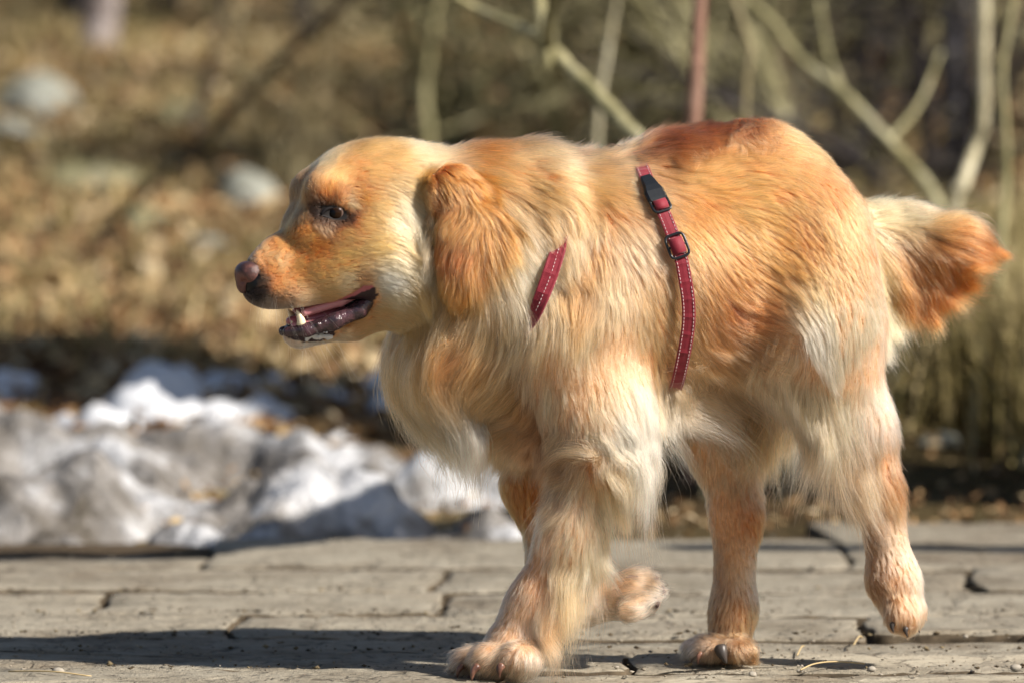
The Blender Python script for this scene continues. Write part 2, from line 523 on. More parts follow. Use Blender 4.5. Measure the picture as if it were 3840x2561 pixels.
# (x, y, dx, dy, length mm, lift, loose, colour)
SURVEY = {
 'head': [
  (575, 598, 1, -.5, 3, .2, 0, 'Y'), (600, 590, 1, -.5, 3, .2, 0, 'C'), (620, 625, 1, -.2, 4, .2, 0, 'G'), (604, 640, 1, 0, 3, .2, 0, 'D'),
  (600, 668, 1, .1, 4, .2, 0, 'D'), (608, 640, 1, .1, 3, .2, 0, 'Y'), (590, 680, 1, .1, 3, .2, 0, 'D'), (612, 688, 1, .1, 4, .2, 0, 'Y'), (575, 665, 1, .1, 3, .2, 0, 'D'), (640, 704, 1, .1, 5, .2, 0, 'Y'), (670, 712, 1, .1, 5, .2, 0, 'Y'), (640, 690, 1, .1, 5, .25, 0, 'M'), (632, 655, 1, .0, 4, .2, 0, 'G'), (690, 702, 1, .1, 6, .3, 0, 'C'),
  (650, 565, 1, -.4, 4, .2, 0, 'G'), (640, 600, 1, -.3, 4, .2, 0, 'C'), (700, 545, 1, -.3, 5, .2, 0, 'G'), (722, 565, 1, .1, 5, .2, 0, 'O'), (680, 620, 1, -.1, 5, .2, 0, 'G'),
  (740, 620, 1, 0, 6, .2, 0, 'G'), (790, 600, 1, -.1, 7, .2, 0, 'G'), (790, 650, 1, .0, 7, .2, 0, 'C'), (745, 680, 1, .1, 6, .2, 0, 'G'),
  (826, 648, 1, 0, 6, .2, 0, 'M'), (880, 645, 1, .5, 12, .2, 0, 'W'), (895, 690, .9, .7, 14, .2, 0, 'C'), (855, 560, 1, .1, 9, .2, 0, 'G'),
  (900, 600, 1, .6, 14, .2, 0, 'C'), (940, 560, .8, 1, 20, .2, 0, 'G'), (785, 530, 1, .3, 6, .15, 0, 'G'), (745, 520, .6, .8, 5, .15, 0, 'M'),
  (765, 463, -.2, -1, 5, .5, 0, 'M'), (775, 512, .6, .8, 4, .15, 0, 'D'), (738, 490, -1, .1, 4, .2, 0, 'D'), (745, 477, -.6, -.6, 3, .3, 0, 'D'), (750, 503, -.3, .8, 3, .3, 0, 'D'), (790, 504, .8, .5, 3, .2, 0, 'D'), (804, 497, 1, .3, 4, .2, 0, 'D'), (768, 466, 0, -1, 3, .3, 0, 'D'), (786, 474, .5, -.8, 3, .3, 0, 'M'), (758, 448, .2, -1, 7, .3, 0, 'O'), (795, 468, .9, .7, 8, .15, 0, 'C'),
  (825, 450, 1, .4, 9, .15, 0, 'O'), (770, 405, .8, -.7, 9, .2, 0, 'G'), (850, 385, 1, -.1, 12, .15, 0, 'G'), (900, 355, 1, .1, 14, .15, 0, 'G'),
  (840, 328, 1, -.2, 12, .15, 0, 'G'), (930, 328, 1, .1, 15, .15, 0, 'C'), (972, 348, 1, .5, 20, .15, 0, 'C'), (1012, 375, .8, .8, 24, .15, 0, 'C'),
  (950, 420, .9, .5, 16, .15, 0, 'G'), (930, 480, .8, .8, 16, .15, 0, 'C'), (690, 430, .1, -1, 8, .3, 0, 'M'), (735, 372, .7, -.8, 10, .25, 0, 'C'),
  (690, 500, .2, -1, 5, .2, 0, 'M'), (900, 510, 1, .4, 12, .15, 0, 'C'), (962, 500, .2, 1, 26, .15, 0, 'C'), (975, 590, .1, 1, 30, .15, 0, 'C'),
  (960, 660, .1, 1, 30, .2, 0, 'G'), (690, 782, 1, .3, 5, .35, 0, 'W'), (760, 778, 1, .1, 6, .3, 0, 'C'), (820, 742, 1, -.2, 7, .2, 0, 'G'),
  (880, 715, 1, 0, 10, .2, 0, 'G'), (940, 725, .3, 1, 28, .2, 0, 'G'), (860, 470, 1, .25, 10, .15, 0, 'G'), (830, 505, 1, .05, 8, .15, 0, 'G')],
 'neck': [
  (1000, 335, 1, .1, 22, .15, 0, 'C'), (1090, 340, 1, .25, 28, .15, 0, 'O'), (1200, 322, 1, .0, 34, .35, 0, 'C'), (1280, 350, .8, .8, 34, .25, 0, 'C'),
  (1310, 440, .3, 1, 38, .2, 0, 'G'), (1150, 400, .9, .5, 34, .15, 0, 'G'), (1250, 450, .5, 1, 40, .15, 0, 'G'), (1180, 520, .4, 1, 44, .15, 0, 'C'),
  (1220, 610, .1, 1, 48, .15, 0, 'C'), (1290, 540, 0, 1, 48, .2, 0, 'C'), (1120, 720, .4, 1, 48, .2, .1, 'G'), (1200, 760, -.1, 1, 50, .2, .1, 'C'),
  (1000, 720, -.1, 1, 45, .2, .1, 'G'), (1050, 770, -.4, 1, 45, .3, .1, 'O'), (900, 780, .1, 1, 42, .3, .2, 'O'), (950, 830, -.1, 1, 60, .3, .4, 'G'),
  (900, 870, 0, 1, 75, .3, .7, 'C'), (980, 920, -.1, 1, 75, .3, .7, 'W'), (1060, 850, -.3, 1, 60, .3, .2, 'C'), (1130, 810, -.4, 1, 50, .2, .1, 'O'), (1070, 790, -.3, 1, 50, .2, .1, 'R'),
  (1190, 850, -.7, .8, 50, .2, .1, 'G'), (970, 780, -.2, 1, 50, .3, .2, 'C'), (1040, 930, -.3, 1, 70, .3, .6, 'W')],
 'torso': [
  (1340, 380, 1, .4, 30, .15, 0, 'G'), (1400, 360, 1, .1, 30, .15, 0, 'C'), (1450, 420, .9, .6, 32, .15, 0, 'C'), (1500, 335, 1, -.1, 32, .3, 0, 'B'),
  (1600, 298, 1, 0, 30, .35, 0, 'B'), (1700, 283, 1, .1, 26, .3, 0, 'B'), (1800, 300, 1, .4, 20, .1, 0, 'G'), (1900, 380, .7, 1, 18, .1, 0, 'G'),
  (1955, 500, .3, 1, 18, .1, 0, 'G'), (1650, 370, 1, .3, 28, .1, 0, 'G'), (1550, 400, 1, .3, 30, .15, 0, 'G'), (1600, 480, 1, .4, 28, .1, 0, 'O'),
  (1700, 450, 1, .5, 26, .1, 0, 'G'), (1800, 440, .9, .7, 22, .1, 0, 'G'), (1850, 550, .7, 1, 22, .1, 0, 'O'), (1750, 560, .9, .6, 26, .1, 0, 'O'),
  (1700, 620, 1, .4, 28, .1, 0, 'O'), (1640, 650, 1, .4, 30, .1, 0, 'O'), (1700, 720, 1, .2, 32, .1, 0, 'R'), (1650, 800, .9, .3, 34, .1, 0, 'O'),
  (1750, 810, .9, -.2, 36, .1, 0, 'O'), (1600, 850, .6, .6, 38, .15, 0, 'G'), (1680, 880, .8, .4, 40, .15, .1, 'G'), (1780, 880, .8, .5, 55, .2, .3, 'W'),
  (1860, 760, .2, .9, 45, .15, 0, 'W'), (1850, 840, .5, .5, 60, .2, .3, 'W'), (1700, 925, .5, 1, 80, .2, .8, 'W'), (1620, 915, .3, 1, 74, .2, .8, 'W'),
  (1560, 700, .6, .7, 30, .1, 0, 'G'), (1560, 520, .8, .5, 30, .1, 0, 'O'), (1400, 450, .5, 1, 36, .15, 0, 'G'), (1450, 550, .25, 1, 38, .15, 0, 'C'),
  (1350, 550, .1, 1, 44, .15, 0, 'O'), (1400, 650, .15, 1, 44, .15, 0, 'C'), (1490, 650, .2, 1, 34, .12, 0, 'G'), (1330, 680, -.1, 1, 48, .15, 0, 'O'),
  (1280, 720, -.3, 1, 50, .2, 0, 'C'), (1450, 780, .1, 1, 40, .12, 0, 'C'), (1380, 820, .2, 1, 38, .15, 0, 'W'), (1520, 800, .3, 1, 34, .1, 0, 'G'),
  (1500, 900, .3, 1, 50, .2, .3, 'C'), (1110, 950, -.6, .9, 45, .25, .2, 'G'), (1180, 910, -.9, .5, 48, .25, .1, 'G'), (1260, 950, -.7, .8, 45, .25, .1, 'M'),
  (1070, 1010, -.5, 1, 42, .3, .4, 'C'), (1160, 1060, -.3, 1, 42, .3, .4, 'C'), (1240, 1040, -.2, 1, 42, .25, .2, 'M'), (1300, 820, -.1, 1, 45, .2, 0, 'C'),
  (1900, 640, .2, 1, 20, .1, 0, 'G'), (1950, 740, .1, 1, 20, .1, 0, 'C'), (1935, 860, 0, 1, 24, .1, 0, 'C'), (2010, 740, .1, 1, 24, .1, 0, 'C'),
  (2035, 850, .1, 1, 42, .25, .2, 'W'), (1900, 930, -.2, 1, 60, .2, .5, 'C'), (1980, 940, 0, 1, 20, .1, 0, 'C'), (1550, 940, .2, 1, 60, .2, .7, 'W')],
 'nf': [
  (1350, 930, 0, 1, 32, .15, 0, 'C'), (1420, 960, .2, 1, 32, .15, 0, 'W'), (1470, 1040, .3, 1, 60, .2, .7, 'W'), (1300, 1070, -.2, 1, 18, .12, 0, 'M'),
  (1340, 1130, -.1, 1, 16, .15, 0, 'C'), (1420, 1130, .2, 1, 60, .2, .8, 'C'), (1400, 1090, .2, 1, 40, .15, .2, 'O'), (1260, 1200, -.3, 1, 12, .15, 0, 'C'), (1320, 1200, -.1, 1, 14, .15, 0, 'C'),
  (1370, 1230, .1, 1, 55, .2, .7, 'C'), (1230, 1300, -.4, 1, 11, .15, 0, 'C'), (1310, 1310, 0, 1, 60, .2, .8, 'G'), (1190, 1380, -.4, 1, 10, .15, 0, 'C'),
  (1275, 1390, .1, 1, 45, .2, .7, 'O'), (1160, 1450, -.4, 1, 9, .15, 0, 'C'), (1225, 1450, 0, 1, 12, .25, 0, 'W'), (1110, 1500, -.6, .8, 14, .35, .1, 'C'), (1098, 1520, -.5, .9, 12, .3, 0, 'M'), (1152, 1520, -.3, .9, 12, .3, 0, 'M'),
  (1190, 1500, -.4, .9, 11, .25, 0, 'C'), (1220, 1525, .2, .9, 8, .3, 0, 'W'), (1065, 1525, -.7, .7, 14, .4, 0, 'Y'), (1120, 1545, -.4, .9, 13, .3, .2, 'W')],
 'ff': [
  (1210, 1000, 0, 1, 26, .2, 0, 'G'), (1210, 1130, .1, 1, 14, .2, 0, 'O'), (1260, 1280, .3, 1, 14, .2, 0, 'C'), (1350, 1390, 1, 0, 12, .2, 0, 'W'),
  (1400, 1340, 1, -.4, 16, .3, 0, 'C'), (1440, 1330, .9, -.5, 20, .5, 0, 'M'), (1475, 1380, 1, .2, 14, .3, 0, 'W'), (1420, 1400, 1, .3, 12, .2, 0, 'W')],
 'nh': [
  (1890, 950, -.2, 1, 60, .2, .6, 'C'), (1935, 1020, -.3, 1, 55, .2, .7, 'M'), (1965, 1080, -.2, 1, 45, .2, .6, 'C'), (2020, 1040, 0, 1, 14, .1, 0, 'C'),
  (1990, 1150, .1, 1, 12, .15, 0, 'C'), (2058, 1110, .2, 1, 28, .2, .3, 'O'), (2000, 1250, .1, 1, 12, .15, 0, 'M'), (2060, 1250, .2, 1, 12, .15, 0, 'W'),
  (2105, 1330, .2, 1, 18, .3, 0, 'W'), (2010, 1350, .1, 1, 14, .2, 0, 'M'), (2060, 1340, .2, 1, 12, .2, 0, 'G'), (2055, 1420, .2, 1, 14, .25, 0, 'M'), (2100, 1400, .2, 1, 12, .25, 0, 'C'),
  (1960, 900, 0, 1, 20, .1, 0, 'C'), (2035, 950, .1, 1, 30, .2, .1, 'W')],
 'fh': [
  (1620, 1050, 0, 1, 22, .2, 0, 'C'), (1700, 1080, .1, 1, 20, .2, 0, 'C'), (1735, 1200, .2, 1, 20, .25, 0, 'O'), (1640, 1180, .1, 1, 12, .15, 0, 'C'),
  (1635, 1300, 0, 1, 12, .15, 0, 'M'), (1690, 1290, .1, 1, 11, .15, 0, 'C'), (1738, 1320, .1, 1, 14, .2, 0, 'W'), (1650, 1420, -.1, 1, 12, .2, 0, 'M'),
  (1720, 1400, .1, 1, 12, .2, 0, 'G'), (1600, 1490, -.6, .7, 13, .4, .1, 'Y'), (1690, 1490, .3, .9, 13, .3, .1, 'M'), (1650, 1475, -.3, .9, 12, .3, 0, 'M'), (1735, 1490, .9, .4, 22, .3, 0, 'M'),
  (1760, 950, -.1, 1, 30, .2, .2, 'G')],
 'tail': [
  (1980, 480, 1, .05, 34, .12, 0, 'C'), (2060, 490, 1, .05, 45, .12, .1, 'C'), (2150, 500, 1, .08, 66, .12, .1, 'G'), (1990, 600, .5, .9, 64, .15, .3, 'G'),
  (2050, 570, .6, .8, 64, .15, .5, 'R'), (2050, 620, .55, .85, 60, .15, .6, 'R'), (2130, 570, .85, .5, 66, .15, .4, 'R'), (2195, 560, .95, .3, 52, .2, .3, 'R'),
  (2120, 610, .8, .6, 58, .15, .5, 'R'), (2215, 545, 1, .15, 44, .2, .3, 'R'), (1995, 660, .4, .95, 64, .2, .5, 'C')],
 'ear': [
  (1030, 410, .6, .8, 14, .15, 0, 'O'), (1095, 425, .9, .6, 28, .25, 0, 'O'), (1000, 480, .2, 1, 20, .2, 0, 'R'), (1040, 495, .5, .9, 24, .2, 0, 'O'),
  (1100, 500, .5, .88, 28, .2, 0, 'O'), (1140, 560, .45, .9, 32, .25, .3, 'O'), (1015, 580, .1, 1, 26, .2, 0, 'R'), (1060, 560, .4, .9, 30, .2, 0, 'R'),
  (1090, 620, .3, 1, 34, .2, 0, 'O'), (1148, 610, .3, .95, 32, .25, .2, 'R'), (1040, 650, .1, 1, 26, .2, .1, 'O'), (1090, 680, .4, 1, 26, .2, .2, 'O')]}
SURVEY['farear'] = SURVEY['ear']
GROUPS = ['head', 'neck', 'torso', 'nf', 'ff', 'nh', 'fh', 'tail', 'ear', 'farear']
TAB = {}
for g, rows in SURVEY.items():
    xy = np.array([r[:2] for r in rows], float)
    d = np.array([r[2:4] for r in rows], float); d /= np.linalg.norm(d, axis=1)[:, None]
    TAB[g] = (xy, np.concatenate([d, np.array([r[4:7] for r in rows], float), np.array([FC[r[7]] for r in rows])], 1))


def proj(p):
    """World points to survey pixels."""
    cp, sp = math.cos(PITCH), math.sin(PITCH)
    x, y, z = p[:, 0], p[:, 1] + CAM_D, p[:, 2] - CAM_H
    dep = y * cp - z * sp; v = -(z * cp + y * sp)
    return np.stack([(x / dep * FPX + 1920) / V2P, (v / dep * FPX + 1280.5) / V2P], 1)


def group_of(p):
    best = np.full(len(p), 9.0); lab = np.zeros(len(p), int)
    for g, kd, d, k in PR:
        if g == 'sub': continue
        lo, hi = bounds(kd, d)
        m = ((p > lo - 0.03) & (p < hi + 0.03)).all(1)
        if not m.any(): continue
        v = prim(kd, d, p[m]); b = best[m]; l = lab[m]
        u = v < b
        b[u] = v[u]; l[u] = GROUPS.index(g); best[m] = b; lab[m] = l
    return lab


def survey(p, lab):
    """Interpolated survey row for each root."""
    q = p.copy()
    c = (p - HO) @ RH[2]
    m = (np.isin(lab, [0, 9])) & (c < 0)
    q[m] -= 2 * c[m][:, None] * RH[2]              # the far side of the head mirrors the near one
    s = proj(q)
    out = np.zeros((len(p), 8))
    for gi, g in enumerate(GROUPS):
        mm = lab == gi
        if not mm.any(): continue
        xy, val = TAB[g]
        d2 = ((s[mm][:, None] - xy[None]) ** 2).sum(2)
        w = 1 / (d2 + (150 if g == 'head' else 400 if g in ('tail', 'ear', 'farear') else 2200)) ** 1.9
        out[mm] = (w @ val) / w.sum(1)[:, None]
    return out, s


def inpoly(s, poly):
    x, y = s.T; r = np.zeros(len(s), bool); n = len(poly)
    for i in range(n):
        (x1, y1), (x2, y2) = poly[i], poly[(i + 1) % n]
        r ^= ((y1 > y) != (y2 > y)) & (x < (x2 - x1) * (y - y1) / (y2 - y1 + 1e-9) + x1)
    return r


MOUTH = [(628, 722), (646, 714), (700, 717), (763, 697), (812, 672), (838, 655), (857, 655), (868, 676), (852, 705), (815, 735),
         (788, 750), (770, 757), (768, 772), (735, 783), (700, 786), (664, 777), (640, 762)]
def near_side(p, lab):
    q = p.copy(); c = (p - HO) @ RH[2]; m = (lab == 0) & (c < 0)
    q[m] -= 2 * c[m][:, None] * RH[2]
    return proj(q)


def bare(p, lab):
    s = near_side(p, lab)
    h = lab == 0
    lip = h & inpoly(s, MOUTH)
    for kd, d, k in subs[:2]:
        lip |= h & (prim(kd, d, p) < 0.0012) & (s[:, 0] < 862)
    eye = h & ((((s[:, 0] - 768) * .96 + (s[:, 1] - 489) * .26) / 33) ** 2 + (((s[:, 1] - 489) * .96 - (s[:, 0] - 768) * .26) / 17) ** 2 < 1) 
    nose = h & (((s[:, 0] - 562) / 34) ** 2 + ((s[:, 1] - 634) / 36) ** 2 < 1)
    return lip, eye, nose


# ---- skin
slab = group_of(SKV)
sval, ss = survey(SKV, slab)
lip, eye, nosem = bare(SKV, slab)
skin_col = sval[:, 5:8] * 0.8
skin_col[lip] = (0.035, 0.018, 0.022)
pink = lip & (ss[:, 1] < 727 - 0.42 * np.clip(ss[:, 0] - 700, 0, 200))
skin_col[pink] = (0.42, 0.13, 0.15)
skin_col[eye | nosem] = (0.012, 0.010, 0.010)
sk = NT('dog_skin', rough=0.75, spec=0.3)
sk.color(sk.attr('skin'))
sk.rough(sk.ramp(sk.attr('wet'), [(0, 0.8), (1, 0.28)]))
sk.bump(sk.noise(420, 3), 0.4, 0.0006)
dog = empty('dog', (0, 0, 0))
tag(dog, 'golden retriever walking to the left with its mouth open, wearing a red harness', 'dog')
body = fast_mesh('body', SKV, SKQ, sk.mat, dog)
ca = body.data.attributes.new('skin', 'FLOAT_COLOR', 'POINT')
ca.data.foreach_set('color', np.concatenate([skin_col, np.ones((len(SKV), 1))], 1).astype(np.float32).ravel())
wa = body.data.attributes.new('wet', 'FLOAT_COLOR', 'POINT')
wa.data.foreach_set('color', np.repeat((lip | nosem).astype(np.float32), 4))

# ---- strands
rng = np.random.default_rng(7)
tri = np.concatenate([SKQ[:, [0, 1, 2]], SKQ[:, [0, 2, 3]]])
ta, tb, tc_ = SKV[tri[:, 0]], SKV[tri[:, 1]], SKV[tri[:, 2]]
cr = np.cross(tb - ta, tc_ - ta); area = np.linalg.norm(cr, axis=1) / 2
tmid = (ta + tb + tc_) / 3; tn = normal(tmid)
tlab = slab[tri[:, 0]]
dens = np.where(tlab == 0, 3.6, 1.0) * np.where(tn[:, 1] > 0.35, 0.3, 1.0)
dens[np.isin(tlab, [3, 4, 5, 6]) & (tmid[:, 2] < 0.33)] *= 2.4
dens[np.isin(tlab, [7, 8, 9])] *= 1.5
flow = sines(3, 3, 38.0); flow2 = sines(4, 3, 120.0)
lenf = sines(5, 1, 60.0); colf = sines(6, 2, 22.0); colf2 = sines(8, 1, 70.0)


def strands(n_guides, n_child, sel, K, wave=1.0, width=1.0, lenscale=1.0, spread=1.0, liftscale=1.0, mottle=1.0, tight=(0.45, 0.92), ragged=0.0):
    w = area * dens * sel
    ti = rng.choice(len(tri), n_guides, p=w / w.sum())
    u, v = rng.random((2, n_guides)); f = u + v > 1; u[f], v[f] = 1 - u[f], 1 - v[f]
    root = ta[ti] + (tb[ti] - ta[ti]) * u[:, None] + (tc_[ti] - ta[ti]) * v[:, None]
    sp = np.sqrt(1.0 / (n_guides * dens[ti] / w.sum())) * 0.62 * spread     # half the spacing between guides
    lab = group_of(root)
    val, s = survey(root, lab)
    L = val[:, 2] * 0.001 * lenscale * (1 + 0.16 * lenf(root)[:, 0]) * rng.uniform(0.8, 1.15, n_guides)
    L *= 1 + ragged * rng.uniform(-0.55, 0.6, n_guides)
    L = np.maximum(L, 0.002)
    lift = liftscale * val[:, 3] * rng.uniform(0.6, 1.3, n_guides); loose = val[:, 4]
    d3 = np.stack([val[:, 0], np.zeros(n_guides), -val[:, 1]], 1)
    lofty = (np.clip((L - 0.012) / 0.03, 0, 1) * 0.10 + 0.06)[:, None] * rng.uniform(0.5, 1.5, (n_guides, 1))
    lofty *= np.clip(val[:, 3:4] / 0.15, 0.5, 1.6)
    amp = np.clip(L / 0.03, 0.12, 1.2)[:, None] * wave
    pos = root.copy(); pts = [pos.copy()]
    ds = (L / (K - 1))[:, None]
    for i in range(1, K):
        t = i / (K - 1)
        n = normal(pos)
        dd = d3 + 0.17 * amp * flow(pos) + 0.08 * amp * flow2(pos + root * 0.5)
        dd[:, 2] -= loose * 0.5 * t
        tangential = dd - (dd * n).sum(1)[:, None] * n * (1 - loose * (0.45 + 0.55 * t))[:, None]
        tangential /= np.linalg.norm(tangential, axis=1)[:, None] + 1e-9
        dd = tangential + n * (lift * (1.25 - t) * (1 - 0.6 * loose))[:, None]
        dd /= np.linalg.norm(dd, axis=1)[:, None]
        pos = pos + dd * ds
        h = dist(pos); need = 0.0010 + lofty[:, 0] * L * t ** 0.7
        push = np.clip(need - h, 0, 0.01)
        pos = pos + normal(pos) * push[:, None]
        pos[:, 2] = np.maximum(pos[:, 2], 0.003)
        pts.append(pos.copy())
    gp = np.stack(pts, 1)                                              # guides (n, K, 3)
    # children
    idx = np.repeat(np.arange(n_guides), n_child); N = len(idx)
    n0 = normal(root)[idx]
    off = rng.normal(size=(N, 3)) * sp[idx][:, None] * 0.8
    off -= (off * n0).sum(1)[:, None] * n0
    cr_ = root[idx] + off
    cr_ = cr_ - normal(cr_) * dist(cr_)[:, None]
    off = cr_ - root[idx]
    t = np.linspace(0, 1, K)
    Lc = rng.uniform(0.72, 1.08, N)
    stray = rng.random(N) < 0.07
    clump = np.where(stray, rng.uniform(-0.5, 0.2, N), rng.uniform(tight[0], tight[1], N))
    jit = rng.normal(size=(N, 3)) * (L[idx] * 0.05)[:, None]
    P0 = gp[idx]
    rel = (P0 - P0[:, :1]) * Lc[:, None, None]
    pts = root[idx][:, None] + rel + off[:, None] * (1 - clump[:, None] * t ** 0.8)[..., None] + jit[:, None] * (t ** 1.5)[None, :, None]
    pts += (stray * L[idx] * rng.uniform(0.02, 0.22, N))[:, None, None] * (t ** 1.6)[None, :, None] * n0[:, None]
    pts[:, 0] = cr_ - n0 * 0.0008
    c = val[idx, 5:8].copy()
    for gl, k3 in (((0,), (0.89, 0.83, 0.84)), ((1, 2), (0.93, 0.85, 0.89)), ((8, 9), (0.85, 0.84, 0.9)), ((3, 4, 5, 6), (0.94, 0.90, 0.94))):   # face, coat and legs differ a shade
        c[np.isin(lab[idx], gl)] *= k3
    m1 = colf(root)[idx]; m2 = colf2(root)[idx, 0]
    c *= np.exp(0.10 * m1[:, :1] + 0.06 * m2[:, None] + rng.normal(size=(N, 1)) * 0.14 * mottle + (rng.normal(size=n_guides) * 0.17 * mottle)[idx][:, None])
    c[:, 2] *= np.exp(0.05 * m1[:, 1])
    return pts, c, root[idx], lab[idx], L[idx], width


# ---- where the harness lies: two loops measured over the body
def loop_path(xz, y0, z0, h, n=220, lo=0.0):
    """Closed loop round the body; xz gives X as a function of Z, h the height above the skin."""
    xz = np.array(sorted((P(a, b, Y)[2], P(a, b, Y)[0]) for a, b, Y in xz))
    th = np.linspace(0, 2 * math.pi, n, endpoint=False)
    a, b = np.full(n, 0.01), np.full(n, 0.34)
    for _ in range(30):
        r = (a + b) / 2
        z = z0 + r * np.sin(th); y = y0 - r * np.cos(th)
        q = np.stack([np.interp(z, xz[:, 0], xz[:, 1]), y, z], 1)
        f = dist(q) - (h(z) if callable(h) else h)
        a = np.where(f < 0, r, a); b = np.where(f < 0, b, r)
    k = np.ones(7) / 7
    return np.stack([np.convolve(np.concatenate([q[-3:, i], q[:, i], q[:3, i]]), k, 'valid') for i in range(3)], 1)


GIRTH = loop_path([(1455, 345, .05), (1490, 424, -.07), (1524, 490, -.08), (1563, 590, -.09), (1580, 690, -.09), (1581, 740, -.09), (1574, 790, -.09), (1560, 860, -.08), (1540, 930, -.02)],
                  0.03, P(1560, 640, 0)[2], lambda z: np.interp(z, [0.30, 0.33, 0.36, 0.5, 0.555, 0.57], [0.0, 0.012, 0.014, 0.012, 0.010, 0.0]))
NECK = loop_path([(1345, 352, 0), (1320, 440, -.07), (1284, 565, -.1), (1255, 650, -.11), (1226, 725, -.11), (1190, 800, -.1), (1140, 900, -.04)],
                 0.0, P(1250, 620, 0)[2], lambda z: np.interp(z, [0.30, 0.390, 0.415, 0.468, 0.494, 0.55, 0.57], [0.0, 0.000, 0.017, 0.016, -0.001, -0.001, 0.004]))
NKV = NECK[(NECK[:, 2] < 0.474) & (NECK[:, 2] > 0.414) & (NECK[:, 1] < 0)]
GIV = GIRTH[(GIRTH[:, 2] < 0.556) & (GIRTH[:, 2] > 0.325)]
STRAPS = np.concatenate([GIV, NKV])
STRAP_H = np.concatenate([np.full(len(GIV), 0.006), np.full(len(NKV), 0.010)])


def under_strap(pts):
    """Press the strands that pass under the harness down onto the skin."""
    sh = pts.shape; q = pts.reshape(-1, 3)
    lo, hi = STRAPS.min(0) - 0.03, STRAPS.max(0) + 0.03
    m = np.nonzero(((q > lo) & (q < hi)).all(1))[0]
    out = q.copy()
    press = (rng.random(sh[0]) > 0.09).astype(float)          # a few hairs stay on top of the webbing
    for ch in np.array_split(m, max(1, len(m) // 60000)):
        if not len(ch): continue
        d2 = ((q[ch][:, None] - STRAPS[None, ::2]) ** 2).sum(2)
        k = d2.argmin(1); d = np.sqrt(d2[np.arange(len(ch)), k])
        w = np.clip((0.019 - d) / 0.007, 0, 1) * press[ch // sh[1]]
        u = w > 0
        if not u.any(): continue
        pc = q[ch[u]]
        ex = np.clip(dist(pc) - STRAP_H[::2][k[u]], 0, None) * w[u]
        out[ch[u]] = pc - normal(pc) * ex[:, None]
    return out.reshape(sh)


hair_mat = bpy.data.materials.new('fur')
hair_mat.use_nodes = True
hn, hl = hair_mat.node_tree.nodes, hair_mat.node_tree.links
hn.clear()
ho = hn.new('ShaderNodeOutputMaterial'); hb = hn.new('ShaderNodeBsdfHairPrincipled')
hb.model = 'CHIANG'; hb.parametrization = 'COLOR'
hb.inputs['Roughness'].default_value = 0.34; hb.inputs['Radial Roughness'].default_value = 0.55
hb.inputs['Coat'].default_value = 0.0; hb.inputs['IOR'].default_value = 1.5
hb.inputs['Random Roughness'].default_value = 0.2
hat = hn.new('ShaderNodeAttribute'); hat.attribute_name = 'tint'
hl.new(hat.outputs['Color'], hb.inputs['Color']); hl.new(hb.outputs[0], ho.inputs['Surface'])


def curves_obj(name, pts, col, rad, parent, label=None):
    N, K = pts.shape[:2]
    cu = bpy.data.hair_curves.new(name)
    cu.add_curves([K] * N)
    cu.position_data.foreach_set('vector', pts.astype(np.float32).ravel())
    ra = cu.attributes.get('radius') or cu.attributes.new('radius', 'FLOAT', 'POINT')
    ra.data.foreach_set('value', rad.astype(np.float32).ravel())
    at = cu.attributes.new('tint', 'FLOAT_COLOR', 'POINT')
    at.data.foreach_set('color', np.concatenate([col, np.ones((N, K, 1))], 2).astype(np.float32).ravel())
    cu.materials.append(hair_mat)
    o = bpy.data.objects.new(name, cu); COL.objects.link(o); o.parent = parent
    if label: o['label'] = label
    return o


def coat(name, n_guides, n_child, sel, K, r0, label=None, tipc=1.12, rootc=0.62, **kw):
    pts, c, root, lab, L, width = strands(n_guides, n_child, sel, K, **kw)
    lp, ey, no = bare(root, lab)
    keep = ~(lp | ey | no)
    # strands may not cross the lips, eye or nose
    tip = pts[:, -1]; sl, sy, sn = bare(tip, lab)
    keep &= ~((sl | sn | sy) & (lab == 0))
    pts, c, L, lab = pts[keep], c[keep], L[keep], lab[keep]
    pts = under_strap(pts)
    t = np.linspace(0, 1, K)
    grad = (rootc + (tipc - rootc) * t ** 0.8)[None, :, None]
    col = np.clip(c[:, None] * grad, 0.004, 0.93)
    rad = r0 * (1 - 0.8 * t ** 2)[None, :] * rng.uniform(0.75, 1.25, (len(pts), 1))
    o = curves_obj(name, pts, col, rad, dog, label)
    return o


QUAL = 1.0
is_ = lambda *g: np.isin(tlab, g).astype(float)
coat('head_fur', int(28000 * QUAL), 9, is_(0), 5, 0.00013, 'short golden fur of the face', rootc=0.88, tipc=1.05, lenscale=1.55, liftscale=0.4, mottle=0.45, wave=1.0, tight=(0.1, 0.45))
coat('coat_fur', int(30000 * QUAL), 11, is_(1, 2), 7, 0.00017, 'long wavy golden coat')
coat('leg_fur', int(20000 * QUAL), 8, is_(3, 4, 5, 6), 5, 0.00014, 'pale leg fur with muddy fronts', wave=1.4)
coat('tail_fur', int(4500 * QUAL), 12, is_(7), 8, 0.00016, 'feathered tail fur, rust coloured in the middle', tipc=1.25, wave=1.3)
coat('ear_fur', int(6000 * QUAL), 11, is_(8, 9), 6, 0.00014, 'soft wavy fur of the ears', wave=2.0, ragged=0.6, tight=(0.6, 1.0), lenscale=0.95)

# long loose hair: mane under the throat, belly fringe, feathering behind the legs, crest on the back
def box(x0, y0, x1, y1, *g, back=False):
    q = proj(tmid); m = (q[:, 0] > x0) & (q[:, 0] < x1) & (q[:, 1] > y0) & (q[:, 1] < y1) & np.isin(tlab, g)
    if not back: m &= tmid[:, 1] < 0.10
    return m.astype(float)


